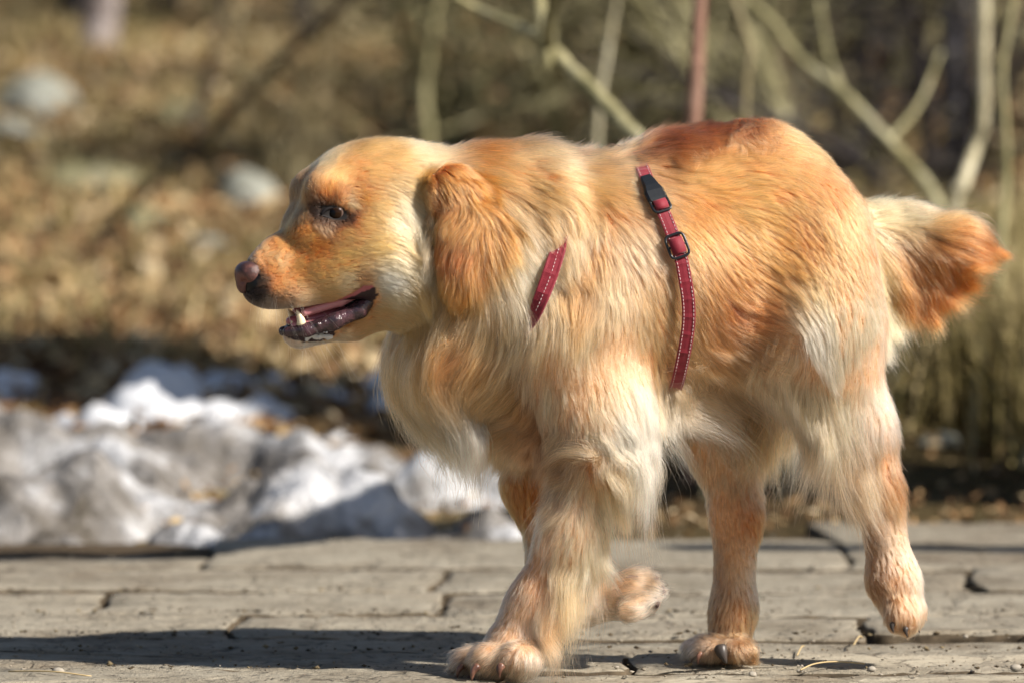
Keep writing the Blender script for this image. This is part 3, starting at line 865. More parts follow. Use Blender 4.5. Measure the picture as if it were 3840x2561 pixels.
coat('throat_mane', 1500, 13, box(860, 740, 1090, 1000, 1, 2), 9, 0.00013, 'long pale wisps hanging from the throat', wave=1.9, lenscale=1.3, spread=1.7, tight=(0.85, 1.05), ragged=1.0)
coat('belly_fringe', 1300, 13, box(1520, 840, 1900, 1000, 2, 4, 6, back=True), 9, 0.00013, 'long muddy white fringe under the belly', wave=2.4, lenscale=1.55, spread=1.8, tight=(0.85, 1.05), mottle=1.8, ragged=1.0)
coat('leg_feathering', 1500, 13, box(1270, 980, 1520, 1450, 3, 2) + box(1840, 900, 1980, 1130, 5, 2), 9, 0.00013, 'long feathering behind the legs', wave=1.8, lenscale=1.45, spread=1.8, tight=(0.85, 1.05), mottle=1.5, ragged=1.0)
coat('back_crest', 2600, 10, box(1450, 240, 1800, 380, 2, back=True), 7, 0.00015, 'rust crest of ruffled fur along the back, curl shade painted dark', wave=4.0, lenscale=1.0, liftscale=1.6, spread=1.3, rootc=0.35, tipc=0.75, tight=(0.8, 1.0), mottle=1.2)  # root and tip tones lowered to paint shade between the curls
coat('paw_tufts', 2000, 9, box(1020, 1465, 1250, 1570, 3) + box(1560, 1445, 1750, 1530, 6) + box(1400, 1310, 1520, 1420, 4), 6, 0.00014, 'wet looking tufts between the toes', wave=3.0, lenscale=1.6, liftscale=1.4, spread=1.6, tight=(0.85, 1.05), mottle=2.2)
# ------------------------------------------------------------------ face, claws, whiskers
def sculpt(name, prims, step, mat, parent, label=None, cut=()):
    """Small smooth surface from blended primitives: (kind, data, k)."""
    global phi, AX, AY, AZ
    b = [bounds(kd, d) for kd, d, k in prims]
    lo = np.min([x[0] for x in b], 0) - 3 * step; hi = np.max([x[1] for x in b], 0) + 3 * step
    keep = (phi, AX, AY, AZ)
    AX, AY, AZ = (np.arange(l, h, step) for l, h in zip(lo, hi))
    pp = np.stack(np.meshgrid(AX, AY, AZ, indexing='ij'), -1)
    f = np.full(pp.shape[:3], 1.0)
    for kd, d, k in prims:
        v = prim(kd, d, pp); h = np.clip(1 - np.abs(v - f) / k, 0, None); f = np.minimum(v, f) - h * h * k * .25
    for kd, d, k in cut:
        v = -prim(kd, d, pp); h = np.clip(1 - np.abs(v - f) / k, 0, None); f = np.maximum(v, f) + h * h * k * .25
    phi = f
    V, Q = surface_nets()
    phi, AX, AY, AZ = keep
    o = fast_mesh(name, V, Q, mat, parent)
    if label: o['label'] = label
    return o


def hp(vx, vy, c):
    a, z, _ = HA(vx, vy, abs(c)); return HL(a, z, c)


def side_c(vx, vy, h=0.0):
    """How far to the side the head's surface lies at the point seen at (vx, vy)."""
    c = 0.12
    for _ in range(60):
        q = hp(vx, vy, c)[None]
        d = dist(q)[0] - h
        if d < 0.0002: break
        c -= max(d * 0.7, 0.0003)
    return c


eE = lambda c, r, deg=0: ('e', (np.asarray(c, float), np.asarray(r, float), rot2(RH, deg)), 0.004)
nose_mat = NT('nose_leather', rough=0.38, spec=0.55)
nc = nose_mat.coord('Object')
nose_mat.color(nose_mat.ramp(nose_mat.noise(45, 3), [(0.40, (0.05, 0.024, 0.023)), (0.60, (0.19, 0.075, 0.060))]))
nose_mat.bump(nose_mat.voronoi(900), 0.6, 0.0006)
black = NT('dark_skin', rough=0.6, spec=0.2, color=(0.010, 0.008, 0.009)).mat
np_ = [eE(hp(568, 628, 0), (29 * PX, 26 * PX, 0.0150)), eE(hp(576, 622, 0.0075), (25 * PX, 20 * PX, 0.009)),
       eE(hp(576, 622, -0.0075), (25 * PX, 20 * PX, 0.009)), eE(hp(558, 648, 0), (16 * PX, 26 * PX, 0.007)),
       eE(hp(583, 630, 0.0125), (22 * PX, 19 * PX, 0.0068), -20), eE(hp(583, 630, -0.0125), (22 * PX, 19 * PX, 0.0068), -20)]
ncut = [('e', (hp(560, 649, s * 0.0150), np.array([11 * PX, 9.5 * PX, 0.0095]), rot2(RH, -20)), 0.0015) for s in (1, -1)]
ncut += [('e', (hp(574, 655, s * 0.0180), np.array([12 * PX, 5.5 * PX, 0.006]), rot2(RH, 10)), 0.0015) for s in (1, -1)]
ncut += [('e', (hp(540, 648, 0), np.array([8 * PX, 26 * PX, 0.0009]), RH), 0.001)]
sculpt('nose', np_, 0.0009, nose_mat.mat, dog, cut=ncut)

# eyes
def eye_material():
    m = NT('eye', rough=0.05, spec=0.15)
    m.bsdf.inputs['Coat Weight'].default_value = 0.0
    m.bsdf.inputs['Coat Roughness'].default_value = 0.02
    m.color(m.attr('iris'))
    return m.mat


eye_m = eye_material()
gaze_c = hp(766, 486, 0.2)
sc_ = side_c(770, 489)
R_E = 0.0112
for s in (1, -1):
    cen = HL(*HA(771, 489, abs(sc_) - 0.0048)[:2], s * (sc_ - 0.0048))
    look = RH[0] * 0.60 + s * RH[2] * 0.80; look /= np.linalg.norm(look)
    V, F = [], []
    a = np.cross(look, [0, 0, 1.0]); a /= np.linalg.norm(a); b = np.cross(look, a)
    NR, NS = 24, 32
    for i in range(NR + 1):
        th = math.pi * i / NR
        for j in range(NS):
            ph = 2 * math.pi * j / NS
            bulge = 1.0 + 0.07 * max(0, 1 - th / 0.75) ** 0.8
            V.append(cen + R_E * bulge * (math.cos(th) * look + math.sin(th) * (math.cos(ph) * a + math.sin(ph) * b)))
    for i in range(NR):
        for j in range(NS):
            k = (j + 1) % NS; F.append((i * NS + j, i * NS + k, (i + 1) * NS + k, (i + 1) * NS + j))
    o = mesh_obj('eye', V, F, eye_m, dog)
    cols = []
    for i in range(NR + 1):
        th = math.pi * i / NR
        c = (0.004, 0.004, 0.005) if th < 0.30 else (0.016, 0.007, 0.003) if th < 0.92 else (0.01, 0.006, 0.005) if th < 1.0 else (0.10, 0.07, 0.06)
        cols += [(*c, 1)] * NS
    at = o.data.attributes.new('iris', 'FLOAT_COLOR', 'POINT'); at.data.foreach_set('color', np.array(cols, np.float32).ravel())
    # lids: upper and lower rim following the opening
    up = [(737, 494), (748, 482), (766, 476), (785, 483), (799, 497)]
    dn = [(737, 494), (752, 500), (770, 505), (786, 505), (799, 497)]
    for nm, line, rr in (('upper_eyelid', up, 0.0029), ('lower_eyelid', dn, 0.0018)):
        pts = []
        for q in spline(line, 17):
            p0 = HA(q[0], q[1], sc_)
            c = sc_ + 0.002
            for _ in range(80):
                w = HL(*HA(q[0], q[1], c)[:2], s * c)
                if np.linalg.norm(w - cen) < R_E + 0.0008 or dist(w[None])[0] < 0.0004: break
                c -= 0.0003
            pts.append(w)
        pts = np.array(pts); rad = rr * np.sin(np.linspace(0.25, math.pi - 0.25, 17)) ** 0.5
        V2, F2 = tube(pts, rad, 8)
        mesh_obj(nm, V2, F2, black, dog)

# mouth: tongue, gums, lip flesh, teeth, froth
tongue_m = NT('tongue', rough=0.3, spec=0.5, color=(0.42, 0.12, 0.15)); tongue_m.bump(tongue_m.noise(900, 2), 0.3, 0.0005)
gum_m = NT('gum', rough=0.25, spec=0.6, color=(0.50, 0.20, 0.22)).mat
lip_m = NT('lip_flesh', rough=0.22, spec=0.7)
lip_m.color(lip_m.ramp(lip_m.noise(90, 3), [(0.4, (0.028, 0.016, 0.020)), (0.7, (0.085, 0.035, 0.045))]))
lip_m.bump(lip_m.noise(260, 3), 0.8, 0.0015)
tooth_m = NT('tooth', rough=0.25, spec=0.5, color=(0.80, 0.68, 0.46)).mat
hc = lambda p, q, ra, rb, k=0.003, sc=1.0: ('c', (hp(*p), hp(*q), ra * PX, rb * PX, RH[2], sc), k)
sculpt('tongue', [hc((850, 690, 0), (760, 722, 0), 14, 16, .006, 1.6), hc((760, 722, 0), (668, 738, 0), 15, 11, .006, 1.7)], 0.0014, tongue_m.mat, dog)
sculpt('mouth_lining', [hc((872, 672, 0), (800, 690, 0), 22, 24, .006, 1.5)], 0.0016, lip_m.mat, dog)
for s in (1, -1):
    sculpt('upper_gum', [hc((846, 664, s * .022), (780, 694, s * .021), 8, 11), hc((780, 694, s * .021), (700, 718, s * .017), 11, 9)], 0.0011, gum_m, dog)
    sculpt('lower_gum', [hc((720, 742, s * .012), (676, 748, s * .009), 11, 9)], 0.0010, gum_m, dog)
    sculpt('lower_lip', [hc((866, 672, s * .026), (826, 712, s * .027), 12, 18, .005), hc((826, 712, s * .027), (768, 738, s * .024), 18, 19, .005),
                         hc((768, 738, s * .024), (704, 758, s * .018), 18, 15, .005), hc((704, 758, s * .018), (660, 762, s * .008), 14, 11, .005)] +
           [('e', (hp(800 - 14 * i, 712 + 6.5 * i, s * .0285), np.full(3, 3.2 * PX), RH), 0.004) for i in range(6)], 0.0010, lip_m.mat, dog)


def spike(name, base, tip, r0, mat, bend=None, sides=10, sq=1.0, label=None):
    base, tip = np.asarray(base, float), np.asarray(tip, float)
    t = np.linspace(0, 1, 8)[:, None]
    line = base + (tip - base) * t
    if bend is not None: line = line + np.asarray(bend) * (np.sin(t * math.pi) if True else 0)
    V, F = tube(line, r0 * (1 - t[:, 0] ** 1.8 * 0.88), sides)
    o = mesh_obj(name, V, F, mat, dog)
    if label: o['label'] = label
    return o


for s in (1, -1):
    c = .0155
    spike('canine_tooth', hp(692, 746, s * c), hp(681, 713, s * (c + .001)), 11.0 * PX, tooth_m, hp(690, 730, s * c) - hp(687, 730, s * c))
    spike('incisor_tooth', hp(674, 752, s * .008), hp(669, 736, s * .008), 6.0 * PX, tooth_m)
    spike('incisor_tooth', hp(667, 752, s * .003), hp(662, 738, s * .003), 5.0 * PX, tooth_m)
froth_m = NT('froth', rough=0.15, spec=0.6, color=(0.78, 0.78, 0.78))
froth_m.bump(froth_m.voronoi(1400), 1.0, 0.0008)
fr = np.random.default_rng(3)
cfr = side_c(728, 772)
pr = []
for i in range(26):
    x = fr.uniform(697, 762); y = 779 - 0.13 * (x - 700) + fr.normal() * 3.2
    c = side_c(x, y)
    pr.append(('e', (hp(x, y, c), np.full(3, fr.uniform(3.0, 6.5) * PX), RH), 0.0012))
for i in range(16):
    x = fr.uniform(706, 752); y = fr.uniform(738, 768)
    pr.append(('e', (hp(x, y, 0.0235), np.full(3, fr.uniform(1.8, 3.6) * PX), RH), 0.0006))
o = sculpt('froth', pr, 0.0007, froth_m.mat, dog); o['kind'] = 'stuff'

# claws
claw_m = NT('claw', rough=0.28, spec=0.5, color=(0.20, 0.085, 0.055))
claw_m.color(claw_m.ramp(claw_m.noise(120, 2), [(0.35, (0.07, 0.03, 0.02)), (0.7, (0.22, 0.11, 0.075))]))
dark_claw = NT('dark_claw', rough=0.4, spec=0.4, color=(0.055, 0.045, 0.04)).mat
for b, t, r_, m in (((1062, 1528, -.126), (1050, 1555, -.130), 8, 'p'), ((1097, 1528, -.152), (1083, 1562, -.158), 9, 'p'), ((1152, 1527, -.163), (1147, 1556, -.168), 9.5, 'p'),
                    ((1046, 1530, -.085), (1034, 1552, -.088), 8, 'p'),
                    ((1592, 1492, .05), (1588, 1520, .044), 7.5, 'p'), ((1655, 1488, .028), (1668, 1522, .020), 17, 'd'), ((1610, 1500, .03), (1602, 1523, .026), 7, 'p'),
                    ((1372, 1342, .01), (1362, 1352, .004), 6, 'd'), ((2050, 1432, -.004), (2052, 1452, -.006), 7, 'd'), ((2080, 1442, .0), (2084, 1462, -.002), 7, 'd'),
                    ((2104, 1432, .03), (2112, 1452, .03), 6, 'd')):
    bp, tp = P(*b), P(*t)
    bp[2] = max(bp[2], 0.008); tp[2] = max(tp[2], 0.0035)
    spike('claw', bp, tp, r_ * PX, claw_m.mat if m == 'p' else dark_claw, np.array([-0.0015, -0.001, 0.002]))

pad_m = NT('paw_pad', rough=0.8, spec=0.2, color=(0.13, 0.085, 0.075)); pad_m.bump(pad_m.voronoi(500), 0.6, 0.001)
for vx, vy, Y, rx, rz in ((1503, 1334, .044, 9, 15), (1518, 1358, .022, 9, 15), (1504, 1384, .004, 9, 14), (1446, 1327, .022, 24, 9)):
    sculpt('paw_pad', [('e', (P(vx, vy, Y), np.array([rx * PX, rz * PX, .010]), RB), .003)], 0.0016, pad_m.mat, dog)
for vx, vy, Y, rx in ((1095, 1552, -.115, 26), (1135, 1554, -.115, 28), (1615, 1518, .06, 26), (1660, 1519, .055, 28)):
    p_ = P(vx, vy, Y); p_[2] = 0.005
    sculpt('paw_pad', [('e', (p_, np.array([rx * PX, .005, .016]), RB), .003)], 0.0020, pad_m.mat, dog)

# whiskers and eyelashes
wr = np.random.default_rng(11)
wp, K = [], 8
for x0, y0, n, dx, dy, L in ((620, 690, 12, -.25, 1, .034), (670, 700, 16, .1, 1, .042), (720, 700, 12, .5, .8, .045), (690, 785, 12, -.2, 1, .034),
                             (750, 782, 10, .4, 1, .05), (738, 432, 5, -.8, -.55, .032), (745, 452, 12, -.5, -.9, .010), (850, 735, 6, .9, .3, .05), (780, 472, 14, -.1, -1, .006)):
    for i in range(n):
        x, y = x0 + wr.normal() * 20, y0 + wr.normal() * 7
        if L < .02: x, y = x0 + wr.normal() * 8, y0 + wr.normal() * 3
        c = side_c(x, y)
        if c < 0.002: c = 0.002
        s = 1 if wr.random() < 0.7 else -1
        r0 = HL(*HA(x, y, c)[:2], s * c)
        d = np.array([dx + wr.normal() * .22, 0, -dy + wr.normal() * .2]) + s * RH[2] * wr.uniform(.2, .8)
        d /= np.linalg.norm(d); l = L * wr.uniform(.5, 1.15)
        t = np.linspace(0, 1, K)[:, None]
        bend = np.array([wr.uniform(0, .5), 0, -.35]) * l
        wp.append(r0 + d * l * t + bend * t ** 2)
wp = np.array(wp)
curves_obj('whiskers', wp, np.tile(np.array([0.7, 0.62, 0.5]), (len(wp), K, 1)), np.tile(0.000062 * (1 - .7 * np.linspace(0, 1, K)), (len(wp), 1)), dog, 'fine pale whiskers round the mouth and brow')
# ------------------------------------------------------------------ harness
harness = empty('dog_harness', GIRTH[0])
tag(harness, 'red webbing harness with grey stitching and black buckles, worn by the dog', 'harness')
HOFF = Vector(GIRTH[0].tolist())
web = NT('red_webbing', rough=0.62, spec=0.35)
web.color(web.mix((0.17, 0.004, 0.014), (0.26, 0.009, 0.026), web.noise(70, 4)))
web.bump(web.noise(1500, 2), 0.5, 0.0006)
web.bsdf.inputs['Sheen Weight'].default_value = 0.25
thread = NT('grey_thread', rough=0.6, color=(0.55, 0.42, 0.42)).mat
plastic = NT('black_plastic', rough=0.3, spec=0.5, color=(0.012, 0.014, 0.017)); plastic.bump(plastic.noise(300, 3), 0.2, 0.0005)


def frame_of(line, closed=True):
    n = len(line)
    tg = (np.roll(line, -1, 0) - np.roll(line, 1, 0)) if closed else np.gradient(line, axis=0)
    tg /= np.linalg.norm(tg, axis=1)[:, None]
    nm = normal(line)
    for _ in range(3): nm = (np.roll(nm, 1, 0) + nm + np.roll(nm, -1, 0)) if closed else nm
    nm -= (nm * tg).sum(1)[:, None] * tg; nm /= np.linalg.norm(nm, axis=1)[:, None]
    return tg, nm, np.cross(tg, nm)


def ribbon(name, line, width, thick, parent, closed=True, twist=0.0, lift=0.0, mat=None, ribs=True):
    tg, nm, wd = frame_of(line, closed)
    if twist is not 0.0:
        tw = np.broadcast_to(twist, len(line))[:, None]
        nm, wd = nm * np.cos(tw) + wd * np.sin(tw), wd * np.cos(tw) - nm * np.sin(tw)
    n = len(line); prof = [(-.5, 0), (-.5, .7), (-.42, 1), (-.3, .8), (0, .95), (.3, .8), (.42, 1), (.5, .7), (.5, 0)]
    m = len(prof)
    base = line + nm * lift
    V = np.stack([base + wd * (a * width) + nm * (b * thick) for a, b in prof], 1)
    if ribs:
        bump = (np.arange(n) % 5 == 0)[:, None] * 0.35 * thick
        V[:, 3:6] += (nm * bump)[:, None]
    V = V.reshape(-1, 3) - np.array(HOFF)
    F = []
    for i in range(n if closed else n - 1):
        j = (i + 1) % n
        for k in range(m):
            l = (k + 1) % m; F.append((i * m + k, i * m + l, j * m + l, j * m + k))
    o = mesh_obj(name, V, F, mat or web.mat, parent, smooth=False)
    return o, (base, tg, nm, wd)


def stitches(base, tg, nm, wd, width, thick, parent, offs=(-.36, .36), step=0.0042, closed=True):
    seg = np.linalg.norm(np.diff(np.concatenate([base, base[:1]]) if closed else base, axis=0), axis=1)
    s = np.concatenate([[0], np.cumsum(seg)]); L = s[-1]
    V, F = [], []
    ext = lambda A: np.concatenate([A, A[:1]]) if closed else A
    B, T, N, W = map(ext, (base, tg, nm, wd))
    for o_ in offs:
        for q in np.arange(0, L - step, step):
            c, t, n, w = (np.array([np.interp(q, s, A[:, i]) for i in range(3)]) for A in (B, T, N, W))
            c = c + w * o_ * width + n * (thick * 1.02)
            i0 = len(V)
            for a, b, h in ((-1, -1, 0), (1, -1, 0), (1, 1, 0), (-1, 1, 0), (-.7, 0, 1), (.7, 0, 1)):
                V.append(c + t * a * step * .30 + w * b * 0.00045 + n * h * 0.0005 - np.array(HOFF))
            F += [(i0, i0 + 1, i0 + 5, i0 + 4), (i0 + 3, i0 + 4, i0 + 5, i0 + 2), (i0 + 1, i0 + 2, i0 + 5), (i0, i0 + 4, i0 + 3)]
    o = mesh_obj('stitching', V, F, thread, parent, smooth=False); o['kind'] = 'stuff'
    return o


zs = GIRTH[:, 2]
near_ = GIRTH[:, 1] < 0.03
tw = np.where(near_, np.interp(zs, [0.26, 0.33, 0.42, 0.52], [0.9, 0.45, 0.30, 0.15]), 0)
k_ = np.ones(15) / 15
tw = np.convolve(np.concatenate([tw[-7:], tw, tw[:7]]), k_, 'valid')
g, fr_ = ribbon('girth_strap', GIRTH, 0.0150, 0.0018, harness, twist=-tw)
stitches(*fr_, 0.0150, 0.0018, g)
nk, fr2 = ribbon('neck_strap', NECK, 0.0175, 0.0020, harness, twist=-np.where(NECK[:, 1] < 0, np.interp(NECK[:, 2], [0.36, 0.385, 0.418, 0.45, 0.470, 0.490, 0.503], [0.0, 1.1, 0.45, 0.1, 0.45, 1.1, 0.0]), 0.0))
stitches(*fr2, 0.0175, 0.0020, nk, offs=(0.05,))


def on_girth(vy):
    q = proj(GIRTH); m = np.nonzero(near_)[0]
    return m[np.abs(q[m, 1] - vy).argmin()]


def buckle_ring(vy, L, W, name, label, loop=True):
    i = on_girth(vy)
    base, tg, nm, wd = (A[i] for A in fr_)
    cen = base + nm * 0.0030
    ang = np.linspace(0, 2 * math.pi, 40, endpoint=False)
    sup = lambda a: np.sign(np.cos(a)) * abs(np.cos(a)) ** .45, 
    pts = np.array([cen + tg * (L / 2) * math.copysign(abs(math.cos(a)) ** .42, math.cos(a)) + wd * (W / 2) * math.copysign(abs(math.sin(a)) ** .42, math.sin(a)) for a in ang])
    V, F = [], []
    for j, p in enumerate(pts):
        t = pts[(j + 1) % 40] - pts[j - 1]; t /= np.linalg.norm(t); o_ = np.cross(t, nm)
        for q in range(8):
            a = q * math.pi / 4; V.append(p + 0.0016 * (math.cos(a) * o_ + 0.8 * math.sin(a) * nm) - np.array(HOFF))
    for j in range(40):
        for q in range(8):
            F.append((j * 8 + q, j * 8 + (q + 1) % 8, ((j + 1) % 40) * 8 + (q + 1) % 8, ((j + 1) % 40) * 8 + q))
    bk = mesh_obj(name, V, F, plastic.mat, harness); bk['label'] = label
    # centre bar and the webbing that loops over it
    V, F = tube([cen - wd * W * .46 - np.array(HOFF), cen + wd * W * .46 - np.array(HOFF)], [0.0013, 0.0013], 8)
    mesh_obj('centre_bar', V, F, plastic.mat, bk)
    if loop:
        th = np.linspace(-0.2, math.pi + 0.2, 15)
        line = np.array([cen + tg * (L * .36) * math.cos(a) + nm * (0.0035 * math.sin(a) - 0.001) for a in th])
        w_ = W * 0.74
        V = np.concatenate([line - wd * w_ / 2, line + wd * w_ / 2, line - wd * w_ / 2 + nm * .0012, line + wd * w_ / 2 + nm * .0012]) - np.array(HOFF)
        n = 15; F = []
        for j in range(n - 1):
            F += [(j, j + 1, n + j + 1, n + j), (2 * n + j, 3 * n + j, 3 * n + j + 1, 2 * n + j + 1), (j, 2 * n + j, 2 * n + j + 1, j + 1), (n + j, n + j + 1, 3 * n + j + 1, 3 * n + j)]
        lp_ = mesh_obj('strap_loop', V, F, web.mat, bk, smooth=True)
        tg2 = np.gradient(line, axis=0); tg2 /= np.linalg.norm(tg2, axis=1)[:, None]
        nm2 = np.cross(np.tile(wd, (n, 1)), tg2); nm2 *= np.sign((nm2 * nm).sum(1))[:, None]


buckle_ring(562, 0.0265, 0.0215, 'slide_buckle', 'lower black slide buckle on the girth strap')
buckle_ring(473, 0.0180, 0.0205, 'slide_buckle', 'upper black ring next to the clip buckle')
# clip buckle above the upper ring, half hidden by fur
i = on_girth(445)
base, tg, nm, wd = (A[i] for A in fr_)
if (tg[2] < 0): tg = -tg
V, F = [], []
rows = [(-.014, .0095, .003), (-.010, .0115, .0052), (0, .0115, .0062), (.008, .0090, .0058), (.016, .0080, .0040), (.024, .006, .002)]
for a, w_, h in rows:
    for b, c in ((-1, 0), (-1, .6), (-.8, 1), (.8, 1), (1, .6), (1, 0)):
        V.append(base + tg * a + wd * (b * w_) + nm * (c * h + .001) - np.array(HOFF))
for r in range(len(rows) - 1):
    for k in range(6): F.append((r * 6 + k, r * 6 + (k + 1) % 6, (r + 1) * 6 + (k + 1) % 6, (r + 1) * 6 + k))
F += [tuple(range(5, -1, -1)), tuple(len(V) - 6 + k for k in range(6))]
mesh_obj('clip_buckle', V, F, plastic.mat, harness, smooth=False)
harness.parent = None
# ------------------------------------------------------------------ terrain
tn_a = sines(21, 1, 0.9); tn_b = sines(22, 1, 4.0)


def terrain_z(x, y):
    x, y = np.broadcast_arrays(np.asarray(x, float), np.asarray(y, float))
    p = np.stack([x, y, np.zeros_like(x)], -1).reshape(-1, 3)
    k = np.clip((y.ravel() - 2.4) / 3, 0, 1)
    z = 0.045 * np.clip(y - 2.3, 0, 2.8) + 0.115 * np.clip(y - 5.1, 0, 12) + 0.05 * np.clip(y - 17.1, 0, 60)
    return z + (0.05 * tn_a(p)[:, 0] * k + 0.014 * tn_b(p)[:, 0] * k).reshape(x.shape) - 0.02


def GT(vx, vy):
    """Where the view ray through a survey pixel meets the terrain."""
    lo, hi = -1.0, 60.0
    for Y in np.arange(0.0, 60, 0.1):
        q = P(vx, vy, Y)
        if q[2] < terrain_z(q[0], q[1]): break
    return P(vx, vy, Y)


soil = NT('forest_soil', rough=0.95, spec=0.1)
n1 = soil.noise(0.55, 5, 0.62); n2 = soil.noise(3.1, 6, 0.65); n3 = soil.noise(16, 5, 0.7)
colr = soil.ramp(n1, [(0.36, (0.15, 0.12, 0.055)), (0.47, (0.36, 0.29, 0.15)), (0.56, (0.40, 0.26, 0.14)), (0.66, (0.15, 0.095, 0.055))])
colr = soil.mix(colr, soil.ramp(n2, [(0.35, (0.09, 0.06, 0.03)), (0.5, (0.24, 0.17, 0.085)), (0.65, (0.34, 0.29, 0.17))]), 0.55)
colr = soil.mix(colr, soil.ramp(n3, [(0.38, 0.35), (0.6, 1.0)]), 0.55, 'MULTIPLY')
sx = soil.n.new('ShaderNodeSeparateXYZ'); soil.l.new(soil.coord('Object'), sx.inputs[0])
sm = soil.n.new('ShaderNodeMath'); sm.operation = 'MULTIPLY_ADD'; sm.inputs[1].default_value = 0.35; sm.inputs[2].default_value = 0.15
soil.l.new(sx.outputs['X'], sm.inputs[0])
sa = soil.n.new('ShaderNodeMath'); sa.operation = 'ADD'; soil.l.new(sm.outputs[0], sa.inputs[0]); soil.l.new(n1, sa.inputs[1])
colr = soil.mix(colr, (0.30, 0.30, 0.26), soil.ramp(sa.outputs[0], [(0.50, 0.0), (0.75, 1.0)]), 'MULTIPLY')   # soil darker towards the right, broken up by noise
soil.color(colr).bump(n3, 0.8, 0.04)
gx = np.concatenate([np.linspace(-45, -4, 30), np.linspace(-3.9, 3.9, 120), np.linspace(4, 45, 30)])
gy = np.concatenate([np.linspace(-12, -0.6, 12), np.linspace(-0.5, 9, 150), np.linspace(9.1, 20, 70), np.linspace(21, 90, 30)])
XX, YY = np.meshgrid(gx, gy, indexing='ij')
ZZ = terrain_z(XX, YY) - 0.03 * (YY < 1.9) * (abs(XX) < 6)
TV = np.stack([XX, YY, ZZ], -1).reshape(-1, 3)
ni, nj = len(gx), len(gy)
a_ = (np.arange(ni - 1)[:, None] * nj + np.arange(nj - 1)).ravel()
ground = fast_mesh('ground', TV, np.stack([a_, a_ + nj, a_ + nj + 1, a_ + 1], 1), soil.mat)
tag(ground, 'bare brown soil and dry grass rising to a hillside', kind='structure')

# ------------------------------------------------------------------ stone paving: every slab its own piece
pav = NT('paving_stone', rough=0.85, spec=0.25)
pn = pav.noise(7, 8, 0.65); pf = pav.noise(75, 6, 0.7); pm = pav.noise(240, 3, 0.6)
pc = pav.ramp(pn, [(0.3, (0.22, 0.19, 0.14)), (0.5, (0.325, 0.29, 0.225)), (0.72, (0.40, 0.365, 0.29))])
pc = pav.mix(pc, pav.ramp(pf, [(0.3, 0.45), (0.47, 0.95), (1, 1.0)]), 0.75, 'MULTIPLY')
pc = pav.mix(pc, (0.13, 0.095, 0.06), pav.ramp(pav.noise(2.2, 6, 0.7), [(0.50, 0.0), (0.66, 0.75)]))
pd = pav.noise(3, 4, 0.6)
pv = pav.n.new('ShaderNodeVectorMath'); pv.operation = 'ADD'; pav.l.new(pav.coord('Object'), pv.inputs[0]); pav.l.new(pd, pv.inputs[1])
crk = pav.ramp(pav.voronoi(2.6, pv.outputs[0], 'DISTANCE_TO_EDGE'), [(0.0, 0.0), (0.012, 1.0)])
pit = pav.ramp(pav.noise(38, 4, 0.75), [(0.34, 0.0), (0.44, 1.0)])
pc = pav.mix(pc, (0.07, 0.055, 0.04), pav.ramp(crk, [(0.0, 0.7), (1.0, 0.0)]))
pc = pav.mix(pc, pav.ramp(pit, [(0.0, 0.55), (1.0, 1.0)]), 1.0, 'MULTIPLY')
pav.color(pc).bump(crk, 0.5, 0.004).bump(pit, 0.5, 0.003).bump(pf, 0.7, 0.008).bump(pm, 0.5, 0.0015).bump(pn, 0.6, 0.02)
pavement = empty('pavement', (0, 0, 0))
tag(pavement, 'walkway of large worn grey stone slabs with dirt filled joints', kind='structure')
dirt = NT('joint_dirt', rough=1.0, spec=0.05)
dirt.color(dirt.ramp(dirt.noise(60, 6, 0.7), [(0.35, (0.05, 0.038, 0.025)), (0.6, (0.12, 0.09, 0.06)), (0.8, (0.20, 0.16, 0.11))])).bump(dirt.noise(140, 4), 0.8, 0.01)
side_m = NT('soil_and_shade_stone', rough=1.0, spec=0.05)  # slab sides coloured dark for soil and for the shade in the joints
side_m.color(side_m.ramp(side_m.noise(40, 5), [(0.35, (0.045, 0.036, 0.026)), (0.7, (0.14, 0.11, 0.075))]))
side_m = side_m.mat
bed = fast_mesh('joint_fill', np.array([[-6, -6, -.012], [6, -6, -.012], [6, 2.4, -.012], [-6, 1.3, -.012]]), np.array([[0, 1, 2, 3]]), dirt.mat, pavement)
sr = np.random.default_rng(42)
wob = sines(31, 2, 22.0); wob3 = sines(33, 2, 5.0)


